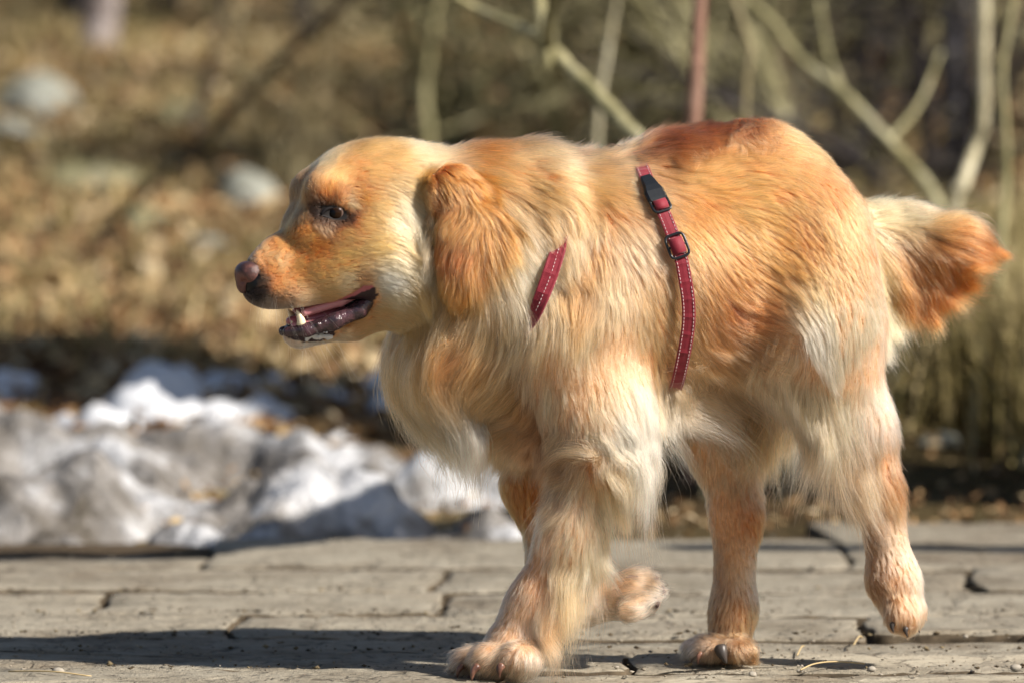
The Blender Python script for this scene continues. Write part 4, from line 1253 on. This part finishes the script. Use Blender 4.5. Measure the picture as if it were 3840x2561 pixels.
def slab_piece(x0, x1, y0, y1, top, tilt):
    """A worn slab with an uneven outline, rounded arris and slightly dished top."""
    nx_, ny_ = max(4, int((x1 - x0) / 0.02)), max(3, int((y1 - y0) / 0.02))
    ex = np.concatenate([np.stack([np.linspace(x0, x1, nx_, endpoint=False), np.full(nx_, y0)], 1), np.stack([np.full(ny_, x1), np.linspace(y0, y1, ny_, endpoint=False)], 1),
                         np.stack([np.linspace(x1, x0, nx_, endpoint=False), np.full(nx_, y1)], 1), np.stack([np.full(ny_, x0), np.linspace(y1, y0, ny_, endpoint=False)], 1)])
    c = np.array([(x0 + x1) / 2, (y0 + y1) / 2])
    e3 = np.concatenate([ex, np.zeros((len(ex), 1))], 1)
    ex = ex + wob3(e3) * 0.009 + wob(e3) * 0.0050 + sr.normal(size=ex.shape) * 0.0020
    n = len(ex); rings = []
    for inset, dz in ((0.0, -0.05), (0.0, -0.008), (0.002, -0.002), (0.007, 0.0), (0.05, 0.0012)):
        d = c - ex; L = np.linalg.norm(d, axis=1)[:, None]
        q = ex + d / L * inset * (1 + 0.5 * sr.random((n, 1)))
        z = top + dz + tilt[0] * (q[:, 0] - c[0]) + tilt[1] * (q[:, 1] - c[1]) + sr.normal(size=n) * (0.0010 if inset > 0 else 0.0)
        rings.append(np.concatenate([q, z[:, None]], 1))
    V = np.concatenate(rings + [np.array([[*c, top + 0.001]])])
    F = []
    for r in range(4):
        for j in range(n): F.append((r * n + j, r * n + (j + 1) % n, (r + 1) * n + (j + 1) % n, (r + 1) * n + j))
    for j in range(n): F.append((4 * n + j, 4 * n + (j + 1) % n, 5 * n))
    o = mesh_obj('slab', V, F, pav.mat, pavement)
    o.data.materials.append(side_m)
    o.data.polygons.foreach_set('material_index', [1 if k < 2 * n else 0 for k in range(len(F))])     # flanks take the dark of soil and painted joint shade
    return o


rows_y = [-2.6, -2.0, -1.45, -0.92, -0.42, -0.185, 0.012, 0.20, 0.375, 0.63, 0.93, 1.28, 1.75]
for i in range(len(rows_y) - 1):
    x = -2.4 + sr.uniform(-0.5, 0)
    while x < 2.4:
        w = sr.uniform(0.42, 0.95)
        y0, y1 = rows_y[i], rows_y[i + 1]
        if i == len(rows_y) - 2: y1 = min(2.1, 1.50 + (x + w / 2 + .7) * 0.30) + sr.normal() * .02
        g_ = 0.004 + 0.007 * sr.random()
        sk_ = 0.012 * sr.normal()
        if y1 - y0 > 0.06:
            slab_piece(x + g_ * .35, x + w - g_ * .35, y0 + g_ + sk_ * .3, y1 - g_, 0.0 + sr.normal() * 0.0034, (sr.normal() * 0.0045, sr.normal() * 0.010))
        x += w
# grit, pebbles and straw on the slabs
grit_m = NT('grit', rough=0.95, spec=0.1)
gi = grit_m.n.new('ShaderNodeNewGeometry')
grit_m.color(grit_m.ramp(gi.outputs['Random Per Island'], [(0, (0.10, 0.08, 0.055)), (0.5, (0.22, 0.19, 0.145)), (1, (0.36, 0.32, 0.26))]))


def scatter_stones(n, xr, yr, smin, smax, seed, power=3.0, zf=None):
    r = np.random.default_rng(seed)
    base = np.array([[1, 0, 0], [0, 1, 0], [-1, 0, 0], [0, -1, 0], [.2, -.2, .5], [0, 0, -.4]], float)
    fc = np.array([[0, 1, 4], [1, 2, 4], [2, 3, 4], [3, 0, 4], [1, 0, 5], [2, 1, 5], [3, 2, 5], [0, 3, 5]])
    s = smin + (smax - smin) * r.random(n) ** power
    pos = np.stack([r.uniform(*xr, n), r.uniform(*yr, n), np.zeros(n)], 1)
    pos[:, 2] = s * 0.2 + (0.002 if zf is None else zf(pos[:, 0], pos[:, 1]))
    a = r.uniform(0, 6.28, n); ca_, sa_ = np.cos(a), np.sin(a)
    v = base[None] * s[:, None, None] * (1 + 0.35 * r.normal(size=(n, 6, 3)))
    v = np.stack([v[..., 0] * ca_[:, None] - v[..., 1] * sa_[:, None], v[..., 0] * sa_[:, None] + v[..., 1] * ca_[:, None], v[..., 2]], -1) + pos[:, None]
    return v.reshape(-1, 3), (fc[None] + (np.arange(n) * 6)[:, None, None]).reshape(-1, 3)


V, F = scatter_stones(9000, (-1.3, 1.3), (-1.0, 1.9), 0.0005, 0.0035, 5)
o = fast_mesh('grit', V, F, grit_m.mat, smooth=False); tag(o, 'loose sand and grit lying on the stone slabs', 'grit', kind='stuff')
# dirt crumbs and bits along the joints
r_ = np.random.default_rng(9); VV, FF, k0 = [], [], 0
for yj in rows_y[3:11]:
    V, F = scatter_stones(260, (-1.2, 1.2), (yj - .02, yj + .03), 0.0006, 0.0045, int(1000 + yj * 100), 2.0)
    VV.append(V); FF.append(F + k0); k0 += len(V)
crumb = NT('soil_crumbs', rough=1, spec=0.05); gi = crumb.n.new('ShaderNodeNewGeometry')
crumb.color(crumb.ramp(gi.outputs['Random Per Island'], [(0, (0.04, 0.03, 0.02)), (0.6, (0.10, 0.075, 0.045)), (1, (0.24, 0.19, 0.11))]))
o = fast_mesh('soil_crumbs', np.concatenate(VV), np.concatenate(FF), crumb.mat, smooth=False); tag(o, 'dark soil crumbs packed along the joints of the slabs', 'soil', kind='stuff')


def rock(name, c, r, mat, label, cat, seed, sub=3, rough_=0.18, group=None):
    """A boulder: an icosphere pushed about by noise and flattened underneath."""
    import bmesh
    bm = bmesh.new(); bmesh.ops.create_icosphere(bm, subdivisions=sub, radius=1.0)
    f1, f2 = sines(seed, 1, 1.6), sines(seed + 1, 1, 4.5)
    v = np.array([x.co[:] for x in bm.verts])
    k = 1 + rough_ * f1(v)[:, 0] + rough_ * .35 * f2(v)[:, 0]
    v = v * k[:, None] * np.asarray(r)
    for x, q in zip(bm.verts, v): x.co = q
    me = bpy.data.meshes.new(name); bm.to_mesh(me); bm.free(); me.materials.append(mat)
    if sub > 1: me.shade_smooth()
    o = bpy.data.objects.new(name, me); o.location = tuple(map(float, c)); COL.objects.link(o)
    tag(o, label, cat, group)
    return o


peb = NT('pebble', rough=0.85, spec=0.2, color=(0.33, 0.30, 0.25)); peb.bump(peb.noise(300, 4), 0.5, 0.001)
for i, (vx, vy, s, lab) in enumerate(((1016, 1562, 6, 'round tan pebble just left of the near front paw'), (1728, 1551, 9, 'small pale angular stone between the paws on the paving'),
                                      (2002, 1540, 11, 'pale flat pebble at the lower right of the paving'), (2215, 1463, 7, 'small brown stone near the right edge joint'),
                                      (135, 1548, 14, 'rough tan lump of grit at the lower left corner'), (1415, 1533, 6, 'small grey stone in front of the hanging leg feathers'),
                                      (1050, 1406, 6, 'dark little stone standing behind the front leg'), (138, 1343, 6, 'small tan stone on the far left slab'),
                                      (2330, 1540, 12, 'dark grey chip at the right edge of the paving'), (1835, 1542, 9, 'dark chip of stone beside a dry straw'))):
    g_ = G(vx, vy)
    rock('pebble', (g_[0], g_[1], s * PX * 0.45), (s * PX, s * PX * .8, s * PX * .6), peb.mat, lab, 'pebble', 300 + i, 2, 0.2, 'pebbles on the paving')
straw_m = NT('dry_straw', rough=0.7, color=(0.50, 0.38, 0.20)).mat
for i, (pts, lab) in enumerate(((((1838, 1545), (1870, 1538), (1920, 1533), (1985, 1531)), 'curved dry straw lying on the lower right slab'),
                                (((1960, 1487), (1972, 1476), (1980, 1470)), 'short bent straw sticking out of a joint'),
                                (((1830, 1512), (1840, 1500), (1846, 1490)), 'tiny straw standing beside the hind paw'),
                                (((20, 1548), (120, 1557), (210, 1560)), 'thin dry stalk at the lower left'))):
    p = np.array([G(*q) for q in pts]); p[:, 2] = 0.004 + 0.004 * np.sin(np.linspace(0, 3.1, len(p)))
    V, F = tube(spline(p, 12), np.full(12, 0.0009), 6)
    o = mesh_obj('straw', V, F, straw_m); tag(o, lab, 'straw', 'bits of straw on the paving')

# ------------------------------------------------------------------ snow
snow_m = NT('old_snow', rough=0.6, spec=0.3)
sn_ = snow_m.noise(5, 6, 0.65); sn2 = snow_m.noise(28, 5, 0.7)
sc_col = snow_m.ramp(sn_, [(0.36, (0.10, 0.085, 0.065)), (0.49, (0.28, 0.265, 0.25)), (0.60, (0.62, 0.63, 0.65))])
snow_m.color(snow_m.mix(sc_col, snow_m.ramp(sn2, [(0.33, 0.35), (0.5, 1.0)]), 0.6, 'MULTIPLY')).bump(sn2, 0.9, 0.03)
f_s1, f_s2, f_s3 = sines(41, 1, 11.0), sines(42, 1, 24.0), sines(43, 1, 52.0)


def snow_patch(name, label, hfun, xr, yr, step, mat):
    xs = np.arange(*xr, step); ys = np.arange(*yr, step)
    X, Y = np.meshgrid(xs, ys, indexing='ij')
    p = np.stack([X, Y, 0 * X], -1).reshape(-1, 3)
    fine = sines(44, 1, 120.0)(p)[:, 0].reshape(X.shape)
    h = hfun(X, Y) + 0.005 * fine - 0.8 * np.clip(1.62 + (X + .7) * .30 - Y, 0, 1) + (0.028 * f_s1(p) + 0.030 * f_s2(p) + 0.018 * f_s3(p))[:, 0].reshape(X.shape)
    Z = terrain_z(X, Y) + h
    V = np.stack([X, Y, Z], -1).reshape(-1, 3); nj = len(ys)
    i = (np.arange(len(xs) - 1)[:, None] * nj + np.arange(nj - 1)).ravel()
    q = np.stack([i, i + nj, i + nj + 1, i + 1], 1)
    q = q[(h.ravel()[q] > -0.04).any(1)]
    o = fast_mesh(name, V, q, mat); tag(o, label, 'snow', kind='stuff')
    return o


bump_ = lambda X, Y, cx, cy_, rx, ry, a: a * np.exp(-(((X - cx) / rx) ** 2 + ((Y - cy_) / ry) ** 2) ** 1.3)
def bank(X, Y):
    h = -0.098 + bump_(X, Y, -0.95, 2.95, .50, .45, 0.165) + bump_(X, Y, -0.55, 2.5, .34, .40, .075) + bump_(X, Y, -0.30, 3.0, .16, .25, .10)
    h += bump_(X, Y, -1.1, 2.05, .9, .28, .085) + bump_(X, Y, -0.42, 2.0, .5, .25, .070) + bump_(X, Y, -0.02, 2.0, .24, .2, .07) + bump_(X, Y, .02, 2.6, .25, .22, .075) 
    h -= 0.5 * np.clip(X + 0.03, 0, 1)
    return h
snow_patch('snow_bank', 'dirty lumpy bank of old snow left of the dog beside the paving', bank, (-1.7, 0.5), (1.66, 3.7), 0.013, snow_m.mat)
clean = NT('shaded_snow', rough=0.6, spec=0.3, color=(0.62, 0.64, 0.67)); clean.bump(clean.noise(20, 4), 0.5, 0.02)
sb0 = GT(330, 975); sb1 = GT(455, 990)
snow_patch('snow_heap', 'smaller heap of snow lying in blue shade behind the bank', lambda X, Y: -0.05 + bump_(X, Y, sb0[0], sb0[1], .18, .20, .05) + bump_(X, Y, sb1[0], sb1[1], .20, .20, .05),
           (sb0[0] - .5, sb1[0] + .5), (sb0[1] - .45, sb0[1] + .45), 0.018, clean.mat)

# ------------------------------------------------------------------ rocks on the slope
stone_m = NT('pale_rock', rough=0.9, spec=0.2)
stone_m.color(stone_m.ramp(stone_m.noise(3.5, 6, .65), [(0.35, (0.13, 0.13, 0.10)), (0.55, (0.29, 0.30, 0.26)), (0.7, (0.38, 0.39, 0.36))])).bump(stone_m.noise(9, 6), 0.6, 0.04)
mossy = NT('mossy_rock', rough=0.95, spec=0.1)
mossy.color(mossy.ramp(mossy.noise(3.0, 6, .65), [(0.35, (0.09, 0.09, 0.04)), (0.5, (0.20, 0.19, 0.10)), (0.68, (0.30, 0.28, 0.20))])).bump(mossy.noise(9, 6), 0.6, 0.04)
for i, (vx, vy, rx, rz, m, lab) in enumerate((
        (60, 215, 95, 75, stone_m, 'large pale blue-grey boulder at the upper left edge'),
        (35, 300, 75, 45, stone_m, 'grey boulder just below the large one at the left edge'),
        (582, 430, 62, 66, stone_m, 'pale round boulder behind the dog brow'),
        (660, 400, 75, 48, mossy, 'olive flat boulder directly left of the dog forehead'),
        (700, 330, 120, 34, mossy, 'long low mossy rock above the dog forehead'),
        (200, 410, 120, 50, mossy, 'broad mossy rock on the left slope'),
        (340, 500, 90, 42, mossy, 'mossy hump of rock in the middle of the left slope'),
        (90, 520, 80, 36, mossy, 'low mossy stone near the left edge under the broad rock'),
        (470, 560, 70, 34, stone_m, 'small grey rock left of the dog muzzle'),
        (300, 640, 80, 26, mossy, 'flat mossy stone among the dry leaves'),
        (410, 260, 70, 36, mossy, 'tan mossy rock below the dark brush'),
        (2150, 1010, 60, 20, stone_m, 'small pale stone at the right behind the hind leg'))):
    g_ = GT(vx, vy + rz * .7)
    s = PX * (g_[1] + CAM_D) / CAM_D
    rock('boulder', (g_[0], g_[1] + rx * s * .5, g_[2] + rz * s * .35), (rx * s, rx * s * .7, rz * s * 1.0), m.mat, lab, 'rock', 400 + 3 * i, 4, 0.13, 'boulders on the slope')

# ------------------------------------------------------------------ leaf litter and dry grass
litter = NT('leaf_litter', rough=0.8, spec=0.2)
gi = litter.n.new('ShaderNodeNewGeometry')
litter.color(litter.ramp(gi.outputs['Random Per Island'], [(0, (0.06, 0.035, 0.02)), (0.3, (0.20, 0.11, 0.05)), (0.6, (0.34, 0.21, 0.10)), (0.85, (0.46, 0.34, 0.18)), (1, (0.60, 0.50, 0.34))]))
lr = np.random.default_rng(17)


def scatter_leaves(n, xf, yr, size, ypow=1.0):
    y = yr[0] + (yr[1] - yr[0]) * lr.random(n) ** ypow
    x = xf(y, n)
    c = np.stack([x, y, terrain_z(x, y) + lr.uniform(0.0, 0.03, n)], 1)
    s = size * lr.uniform(.5, 1.5, n)
    a = lr.normal(size=(n, 3)); a[:, 2] *= .5; a /= np.linalg.norm(a, axis=1)[:, None]
    b = lr.normal(size=(n, 3)); b[:, 2] *= .5; b -= (a * b).sum(1)[:, None] * a; b /= np.linalg.norm(b, axis=1)[:, None]
    nn = np.cross(a, b)
    V = np.stack([c - a * s[:, None], c + b * s[:, None] * .5 + nn * s[:, None] * .2, c + a * s[:, None], c - b * s[:, None] * .5 + nn * s[:, None] * .2], 1).reshape(-1, 3)
    q = (np.arange(n) * 4)[:, None] + np.arange(4)
    return V, q


wide = lambda y, n: lr.uniform(-1, 1, n) * (0.13 * (y + CAM_D) + 0.3)
V1, Q1 = scatter_leaves(26000, wide, (3.4, 15), 0.028, 1.3)
V2, Q2 = scatter_leaves(9000, wide, (1.95, 5.5), 0.009, 1.0)
o = fast_mesh('leaf_litter', np.concatenate([V1, V2]), np.concatenate([Q1, Q2 + len(V1)]), litter.mat, smooth=False)
tag(o, 'fallen brown leaves scattered over the whole slope', 'fallen leaves', kind='stuff')

grass_m = NT('dry_grass', rough=0.75, spec=0.2)
gi = grass_m.n.new('ShaderNodeNewGeometry')
grass_m.color(grass_m.ramp(gi.outputs['Random Per Island'], [(0, (0.13, 0.11, 0.04)), (0.4, (0.27, 0.22, 0.09)), (0.75, (0.42, 0.33, 0.16)), (1, (0.58, 0.49, 0.29))]))


def blades(n, xy, hgt, width, lean=0.35, seed=0):
    r = np.random.default_rng(seed)
    x, y = xy(r, n)
    base = np.stack([x, y, terrain_z(x, y) - .01], 1)
    h = hgt * r.uniform(.4, 1.2, n)
    az = r.uniform(0, 6.28, n); le = np.abs(r.normal(size=n)) * lean
    d = np.stack([np.cos(az) * le, np.sin(az) * le, np.ones(n)], 1)
    w = np.stack([-np.sin(az + 1), np.cos(az + 1), 0 * az], 1) * (width * r.uniform(.6, 1.4, n))[:, None]
    m = base + d * (h * .55)[:, None]; t = base + d * h[:, None] + np.stack([np.cos(az), np.sin(az), -.3 + 0 * az], 1) * (h * le * .5)[:, None]
    V = np.stack([base - w, base + w, m + w * .8, m - w * .8, t], 1).reshape(-1, 3)
    i = (np.arange(n) * 5)[:, None]
    return V, np.concatenate([i + [0, 1, 2], i + [0, 2, 3], i + [3, 2, 4]])


def clumped(cxr, cyr, ncl, rad):
    def f(r, n):
        cx, cyy = r.uniform(*cxr, ncl), r.uniform(*cyr, ncl)
        k = r.integers(0, ncl, n)
        return cx[k] + r.normal(size=n) * rad, cyy[k] + r.normal(size=n) * rad
    return f


V, F = blades(22000, clumped((-2.8, 2.8), (4.6, 15), 420, .14), 0.10, 0.0035, 0.5, 1)
o = fast_mesh('dry_grass', V, F, grass_m.mat, smooth=False); tag(o, 'tufts of bleached dry grass on the slope', 'grass', kind='stuff')
V, F = blades(12000, clumped((0.35, 1.5), (2.9, 6.0), 150, .07), 0.30, 0.004, 0.45, 2)
o = fast_mesh('dry_reeds', V, F, grass_m.mat, smooth=False); tag(o, 'taller dry stalks and reeds at the right behind the tail', 'dry stalks', kind='stuff')

# ------------------------------------------------------------------ trees, branches and shrubs
def bark(name, cols, scale=6):
    m = NT(name, rough=0.9, spec=0.15)
    c = m.coord('Object', (scale, scale, scale * .35))
    m.color(m.ramp(m.noise(2.2, 6, .65, c), [(0.35, cols[0]), (0.5, cols[1]), (0.66, cols[2])])).bump(m.noise(7, 5, .6, c), 0.7, 0.02)
    return m.mat


olive_b = bark('olive_bark', ((0.16, 0.15, 0.07), (0.34, 0.31, 0.17), (0.46, 0.43, 0.28)))
pink_b = bark('reddish_bark', ((0.16, 0.085, 0.06), (0.30, 0.17, 0.125), (0.38, 0.25, 0.19)))
pale_b = bark('pale_bark', ((0.25, 0.22, 0.13), (0.55, 0.50, 0.34), (0.70, 0.66, 0.50)))
dark_b = bark('dark_bark', ((0.025, 0.022, 0.024), (0.055, 0.048, 0.048), (0.085, 0.075, 0.07)))
blue_b = bark('blue_shade_bark', ((0.06, 0.058, 0.065), (0.13, 0.125, 0.14), (0.19, 0.18, 0.20)))  # blue-grey shade painted into the bark of the rear right trunk
lilac_b = bark('grey_bark', ((0.16, 0.13, 0.12), (0.30, 0.26, 0.25), (0.40, 0.36, 0.34)))
tan_b = bark('twig_bark', ((0.14, 0.11, 0.06), (0.30, 0.25, 0.14), (0.46, 0.40, 0.26)))


def limb(name, pts, r, mat, parent=None, sides=10, wobble=0.3, seed=0):
    """pts: (vx, vy, Y) waypoints; r: survey-pixel radii at the two ends."""
    w = np.array([P(*q) for q in pts]); n = 6 * len(pts)
    w = spline(w, n)
    rr = np.random.default_rng(seed)
    sc = np.mean([PX * (q[2] + CAM_D) / CAM_D for q in pts])
    rad = np.linspace(r[0], r[1], n) * sc * (1 + .08 * rr.normal(size=n))
    w[1:-1] += rr.normal(size=(n - 2, 3)) * rad[1:-1, None] * wobble * .4
    off = np.array(parent.location) if parent is not None else w[0]
    V, F = tube(w - off, rad, sides)
    return mesh_obj(name, V, F, mat, parent, loc=None if parent is not None else off)


def tree(pts, r, mat, label, cat='tree', name='tree', limbs=(), group='bare trees and saplings behind the dog', seed=0):
    """Trunk along the waypoints plus limbs; its root is brought down to the slope."""
    p = P(*pts[-1]); root = (p[0] + (P(*pts[-1])[0] - P(*pts[-2])[0]) * .3, pts[-1][2])
    base = np.array([root[0], root[1], float(terrain_z(root[0], root[1])) - .1])
    t = empty(name, base); tag(t, label, cat, group)
    w = [P(*q) for q in pts]
    top = w[0] + (w[0] - w[1]) / np.linalg.norm(w[0] - w[1]) * 1.3
    if base[2] > w[-1][2] - .05: line = np.array([top] + w)
    else: line = np.array([top] + w + [base])
    n = 7 * len(line); s = spline(line, n)
    sc = PX * (pts[0][2] + CAM_D) / CAM_D
    rr = np.random.default_rng(seed)
    rad = np.linspace(r[0] * .8, r[1], n) * sc * (1 + .06 * rr.normal(size=n))
    V, F = tube(s - base, rad, 12)
    mesh_obj('trunk', V, F, mat, t)
    for i, (lp, lr_) in enumerate(limbs):
        w2 = spline(np.array([P(*q) for q in lp]), 7 * len(lp)) - base
        V, F = tube(w2, np.linspace(lr_[0], lr_[1], len(w2)) * sc, 8)
        mesh_obj('branch', V, F, mat, t)
    return t


tree([(1236, 0, 2.9), (1248, 85, 2.9), (1300, 150, 2.9), (1380, 230, 2.8), (1475, 330, 2.7), (1600, 450, 2.6)], (17, 22), olive_b, 'olive barked leaning trunk rising left from behind the withers',
     limbs=[([(1252, 90, 2.9), (1180, 60, 3.0), (1100, 25, 3.1), (1040, -10, 3.1)], (14, 9)), ([(1262, 100, 2.9), (1262, 40, 2.8), (1290, -30, 2.7)], (16, 12))], seed=1)
tree([(1606, 0, 2.8), (1600, 140, 2.8), (1592, 290, 2.8), (1590, 420, 2.8)], (18, 20), pink_b, 'slim reddish trunk standing upright above the middle of the back', seed=2)
tree([(1700, -20, 4.8), (1760, 40, 4.8), (1840, 140, 4.8), (1935, 215, 4.7), (2040, 325, 4.6), (2115, 410, 4.6), (2155, 480, 4.5), (2190, 600, 4.5)], (9, 17), olive_b, 'long olive sapling slanting down to the right above the tail',
     limbs=[([(1935, 215, 4.7), (1900, 120, 4.9), (1880, 0, 5.0)], (9, 5)), ([(2040, 325, 4.6), (2110, 240, 4.8), (2160, 120, 5.0)], (7, 4))], seed=3)
tree([(1790, 60, 8.5), (1785, 200, 8.5), (1800, 320, 8.5), (1800, 460, 8.5)], (24, 28), pink_b, 'blurred reddish trunk further back above the rump', seed=4)
tree([(2258, -30, 4.3), (2257, 120, 4.3), (2256, 275, 4.3), (2235, 350, 4.3), (2212, 420, 4.2), (2190, 500, 4.2)], (17, 15), pale_b, 'pale sunlit upright stem at the upper right', seed=5)
tree([(2192, -30, 7.5), (2195, 150, 7.5), (2200, 300, 7.5), (2195, 470, 7.5)], (42, 46), blue_b, 'thick trunk painted in blue grey shade behind the pale stem at the right', seed=6)
tree([(235, -60, 12.0), (230, 60, 12.0), (222, 190, 11.9)], (44, 50), lilac_b, 'thick pale grey trunk at the top left', seed=7)
tree([(165, -60, 12.8), (168, 40, 12.8), (165, 160, 12.7)], (30, 36), dark_b, 'dark trunk close behind the pale grey one at the top left', seed=8)
tree([(820, -20, 7.0), (700, 90, 7.4), (590, 190, 7.8), (480, 310, 8.2), (400, 380, 8.5)], (14, 16), dark_b, 'dark thin branch slanting across the upper left', cat='branch', name='leaning_branch', seed=9)
tree([(525, -20, 9.0), (500, 80, 9.0), (470, 200, 9.0), (440, 330, 8.8)], (8, 11), dark_b, 'thin dark sapling left of the slanting branch', seed=10)
tree([(1010, -20, 7.4), (985, 120, 7.4), (975, 220, 7.4), (985, 330, 7.3)], (9, 13), olive_b, 'slim olive sapling above the back of the head', seed=11)
tree([(1480, -20, 8.0), (1492, 120, 8.0), (1500, 300, 8.0)], (10, 14), olive_b, 'dim olive stem left of the reddish trunk', seed=12)
tree([(1950, -20, 8.2), (1942, 150, 8.2), (1950, 330, 8.2), (1960, 480, 8.2)], (10, 14), tan_b, 'blurred tan stem between rump and tail', seed=13)
tree([(2330, -20, 3.7), (2300, 150, 3.7), (2310, 400, 3.7), (2290, 640, 3.6)], (9, 12), olive_b, 'thin olive stem at the far right edge', seed=14)
tree([(1680, -20, 4.1), (1720, 110, 4.1), (1710, 260, 4.1)], (7, 9), tan_b, 'thin tan stem right of the reddish trunk', seed=15)
tree([(1420, -20, 4.6), (1395, 120, 4.6), (1370, 330, 4.6)], (6, 9), pale_b, 'thin pale stem crossing the leaning trunk', seed=16)
# fallen log
lg = tree([(540, 250, 9.5), (640, 262, 9.2), (740, 290, 9.0), (850, 345, 8.6)], (20, 24), dark_b, 'dark fallen log lying on the slope above the dog forehead', cat='log', name='fallen_log', group=None, seed=20)


def shrub(cx, cy_, h, nt, mat, label, seed, spread=0.5, fine=0.0035, leaf=0):
    """Bare shrub: a few stems, each its own part, and a haze of twigs."""
    r = np.random.default_rng(seed)
    b = np.array([cx, cy_, float(terrain_z(cx, cy_)) - .03])
    t = empty('shrub', b); tag(t, label, 'shrub', 'bare shrubs on the slope')
    tips = []
    for s in range(6):
        d = np.array([r.normal() * spread, r.normal() * spread * .6, 1.0]); d /= np.linalg.norm(d)
        pts = [np.zeros(3)]
        for k in range(5):
            d = d + r.normal(size=3) * .16; d /= np.linalg.norm(d); pts.append(pts[-1] + d * h / 5)
        pts = np.array(pts)
        V, F = tube(spline(pts, 12), np.linspace(0.012, 0.003, 12) * h, 6); mesh_obj('stem', V, F, mat, t)
        tips.append(pts)
    VV, FF, k0 = [], [], 0
    for i in range(nt):
        p = tips[r.integers(6)]; a = r.uniform(.8, 4.9); i0 = int(a); st = p[i0] + (p[min(i0 + 1, 5)] - p[i0]) * (a - i0)
        d = r.normal(size=3) * [1, .7, .8] + [0, 0, .35]; d /= np.linalg.norm(d)
        L = h * r.uniform(.12, .42)
        q = [st, st + d * L * .5 + r.normal(size=3) * L * .06, st + d * L + r.normal(size=3) * L * .12]
        V, F = tube(np.array(q), np.array([1, .7, .3]) * fine * r.uniform(.5, 1.2), 3, cap=False)
        VV.append(V); FF += [tuple(x + k0 for x in f) for f in F]; k0 += len(V)
    o = mesh_obj('twigs', np.concatenate(VV), FF, mat, t, smooth=False); o['kind'] = 'stuff'
    return t


spots = [
 (1.05, 6.6, 1.5, 300, dark_b, 'dark shrub with many fine twigs at the right edge behind the tail'), (0.75, 7.4, 1.6, 300, olive_b, 'olive twiggy shrub above the tail root'),
 (0.45, 7.8, 1.5, 300, olive_b, 'olive twiggy shrub behind the rump'), (0.15, 8.0, 1.5, 260, olive_b, 'olive twiggy shrub behind the withers'),
 (0.95, 8.0, 1.8, 420, dark_b, 'dark dense shrub at the upper right'), (0.30, 8.8, 1.8, 420, dark_b, 'dark shrub in the middle distance behind the back'),
 (1.45, 6.6, 1.5, 320, olive_b, 'olive shrub just outside the right edge'), (-0.15, 8.2, 1.3, 320, olive_b, 'thin olive shrub above the dog neck'),
 (0.62, 9.6, 1.8, 380, dark_b, 'blackish twiggy shrub far behind the rump'), (-0.75, 12.5, 1.5, 420, dark_b, 'dark brown brush at the top left behind the boulders'),
 (-0.35, 13.0, 1.5, 380, dark_b, 'dark brown brush right of the pale grey trunk'), (-1.3, 13.5, 1.4, 320, dark_b, 'dark brush behind the large pale boulder'),
 (-0.62, 7.5, 0.6, 160, tan_b, 'small straw coloured shrub on the left slope'), (1.2, 9.5, 2.0, 380, olive_b, 'tall olive shrub in the upper right corner'),
 (-1.7, 9.5, 0.8, 160, tan_b, 'small tan shrub outside the left edge')]
for i, (x, y, h, n, m, lab) in enumerate(spots):
    shrub(x, y, h, n, m, lab, 500 + i, fine=0.006 if y > 7.8 else 0.0042)

# the tree beyond the right edge whose trunk throws the long shadow over the verge
def caster(pts):
    """Points high up towards the sun whose shadow falls where the survey pixels see the slope."""
    return np.array([GT(vx, vy) + SUN * t_ for vx, vy, t_ in pts])


line = caster(((2700, 1160, 0.6), (2351, 1125, 0.8), (1750, 1085, 1.3), (1100, 985, 1.75), (640, 955, 2.3), (330, 915, 2.9), (100, 855, 3.4), (-150, 800, 3.9)))
base = np.array([line[0][0] + .1, line[0][1] - .6, 0.0]); t = empty('tree', base)
tag(t, 'leaning dark tree standing outside the picture to the right', 'tree')
line = np.concatenate([[base + [0, 0, -.1]], line]) - base
V, F = tube(spline(line, 50), np.linspace(.20, .34, 50), 14); mesh_obj('trunk', V, F, dark_b, t)
c2 = caster(((2500, 1290, .8), (1950, 1290, 1.15), (1480, 1300, 1.4))) - base
V, F = tube(spline(np.concatenate([[line[1] * .5], c2]), 24), np.linspace(.05, .045, 24), 10); mesh_obj('branch', V, F, dark_b, t)
c2 = caster(((760, 930, 2.0), (520, 905, 2.5), (330, 890, 2.9), (150, 880, 3.3))) - base
V, F = tube(spline(np.concatenate([[line[4]], c2]), 30), np.full(30, .17), 12); mesh_obj('branch', V, F, dark_b, t)
c2 = caster(((420, 1290, 2.2), (100, 1300, 2.6), (-100, 1310, 2.9))) - base
V, F = tube(spline(np.concatenate([[line[3]], c2]), 24), np.linspace(.06, .07, 24), 10); mesh_obj('branch', V, F, dark_b, t)
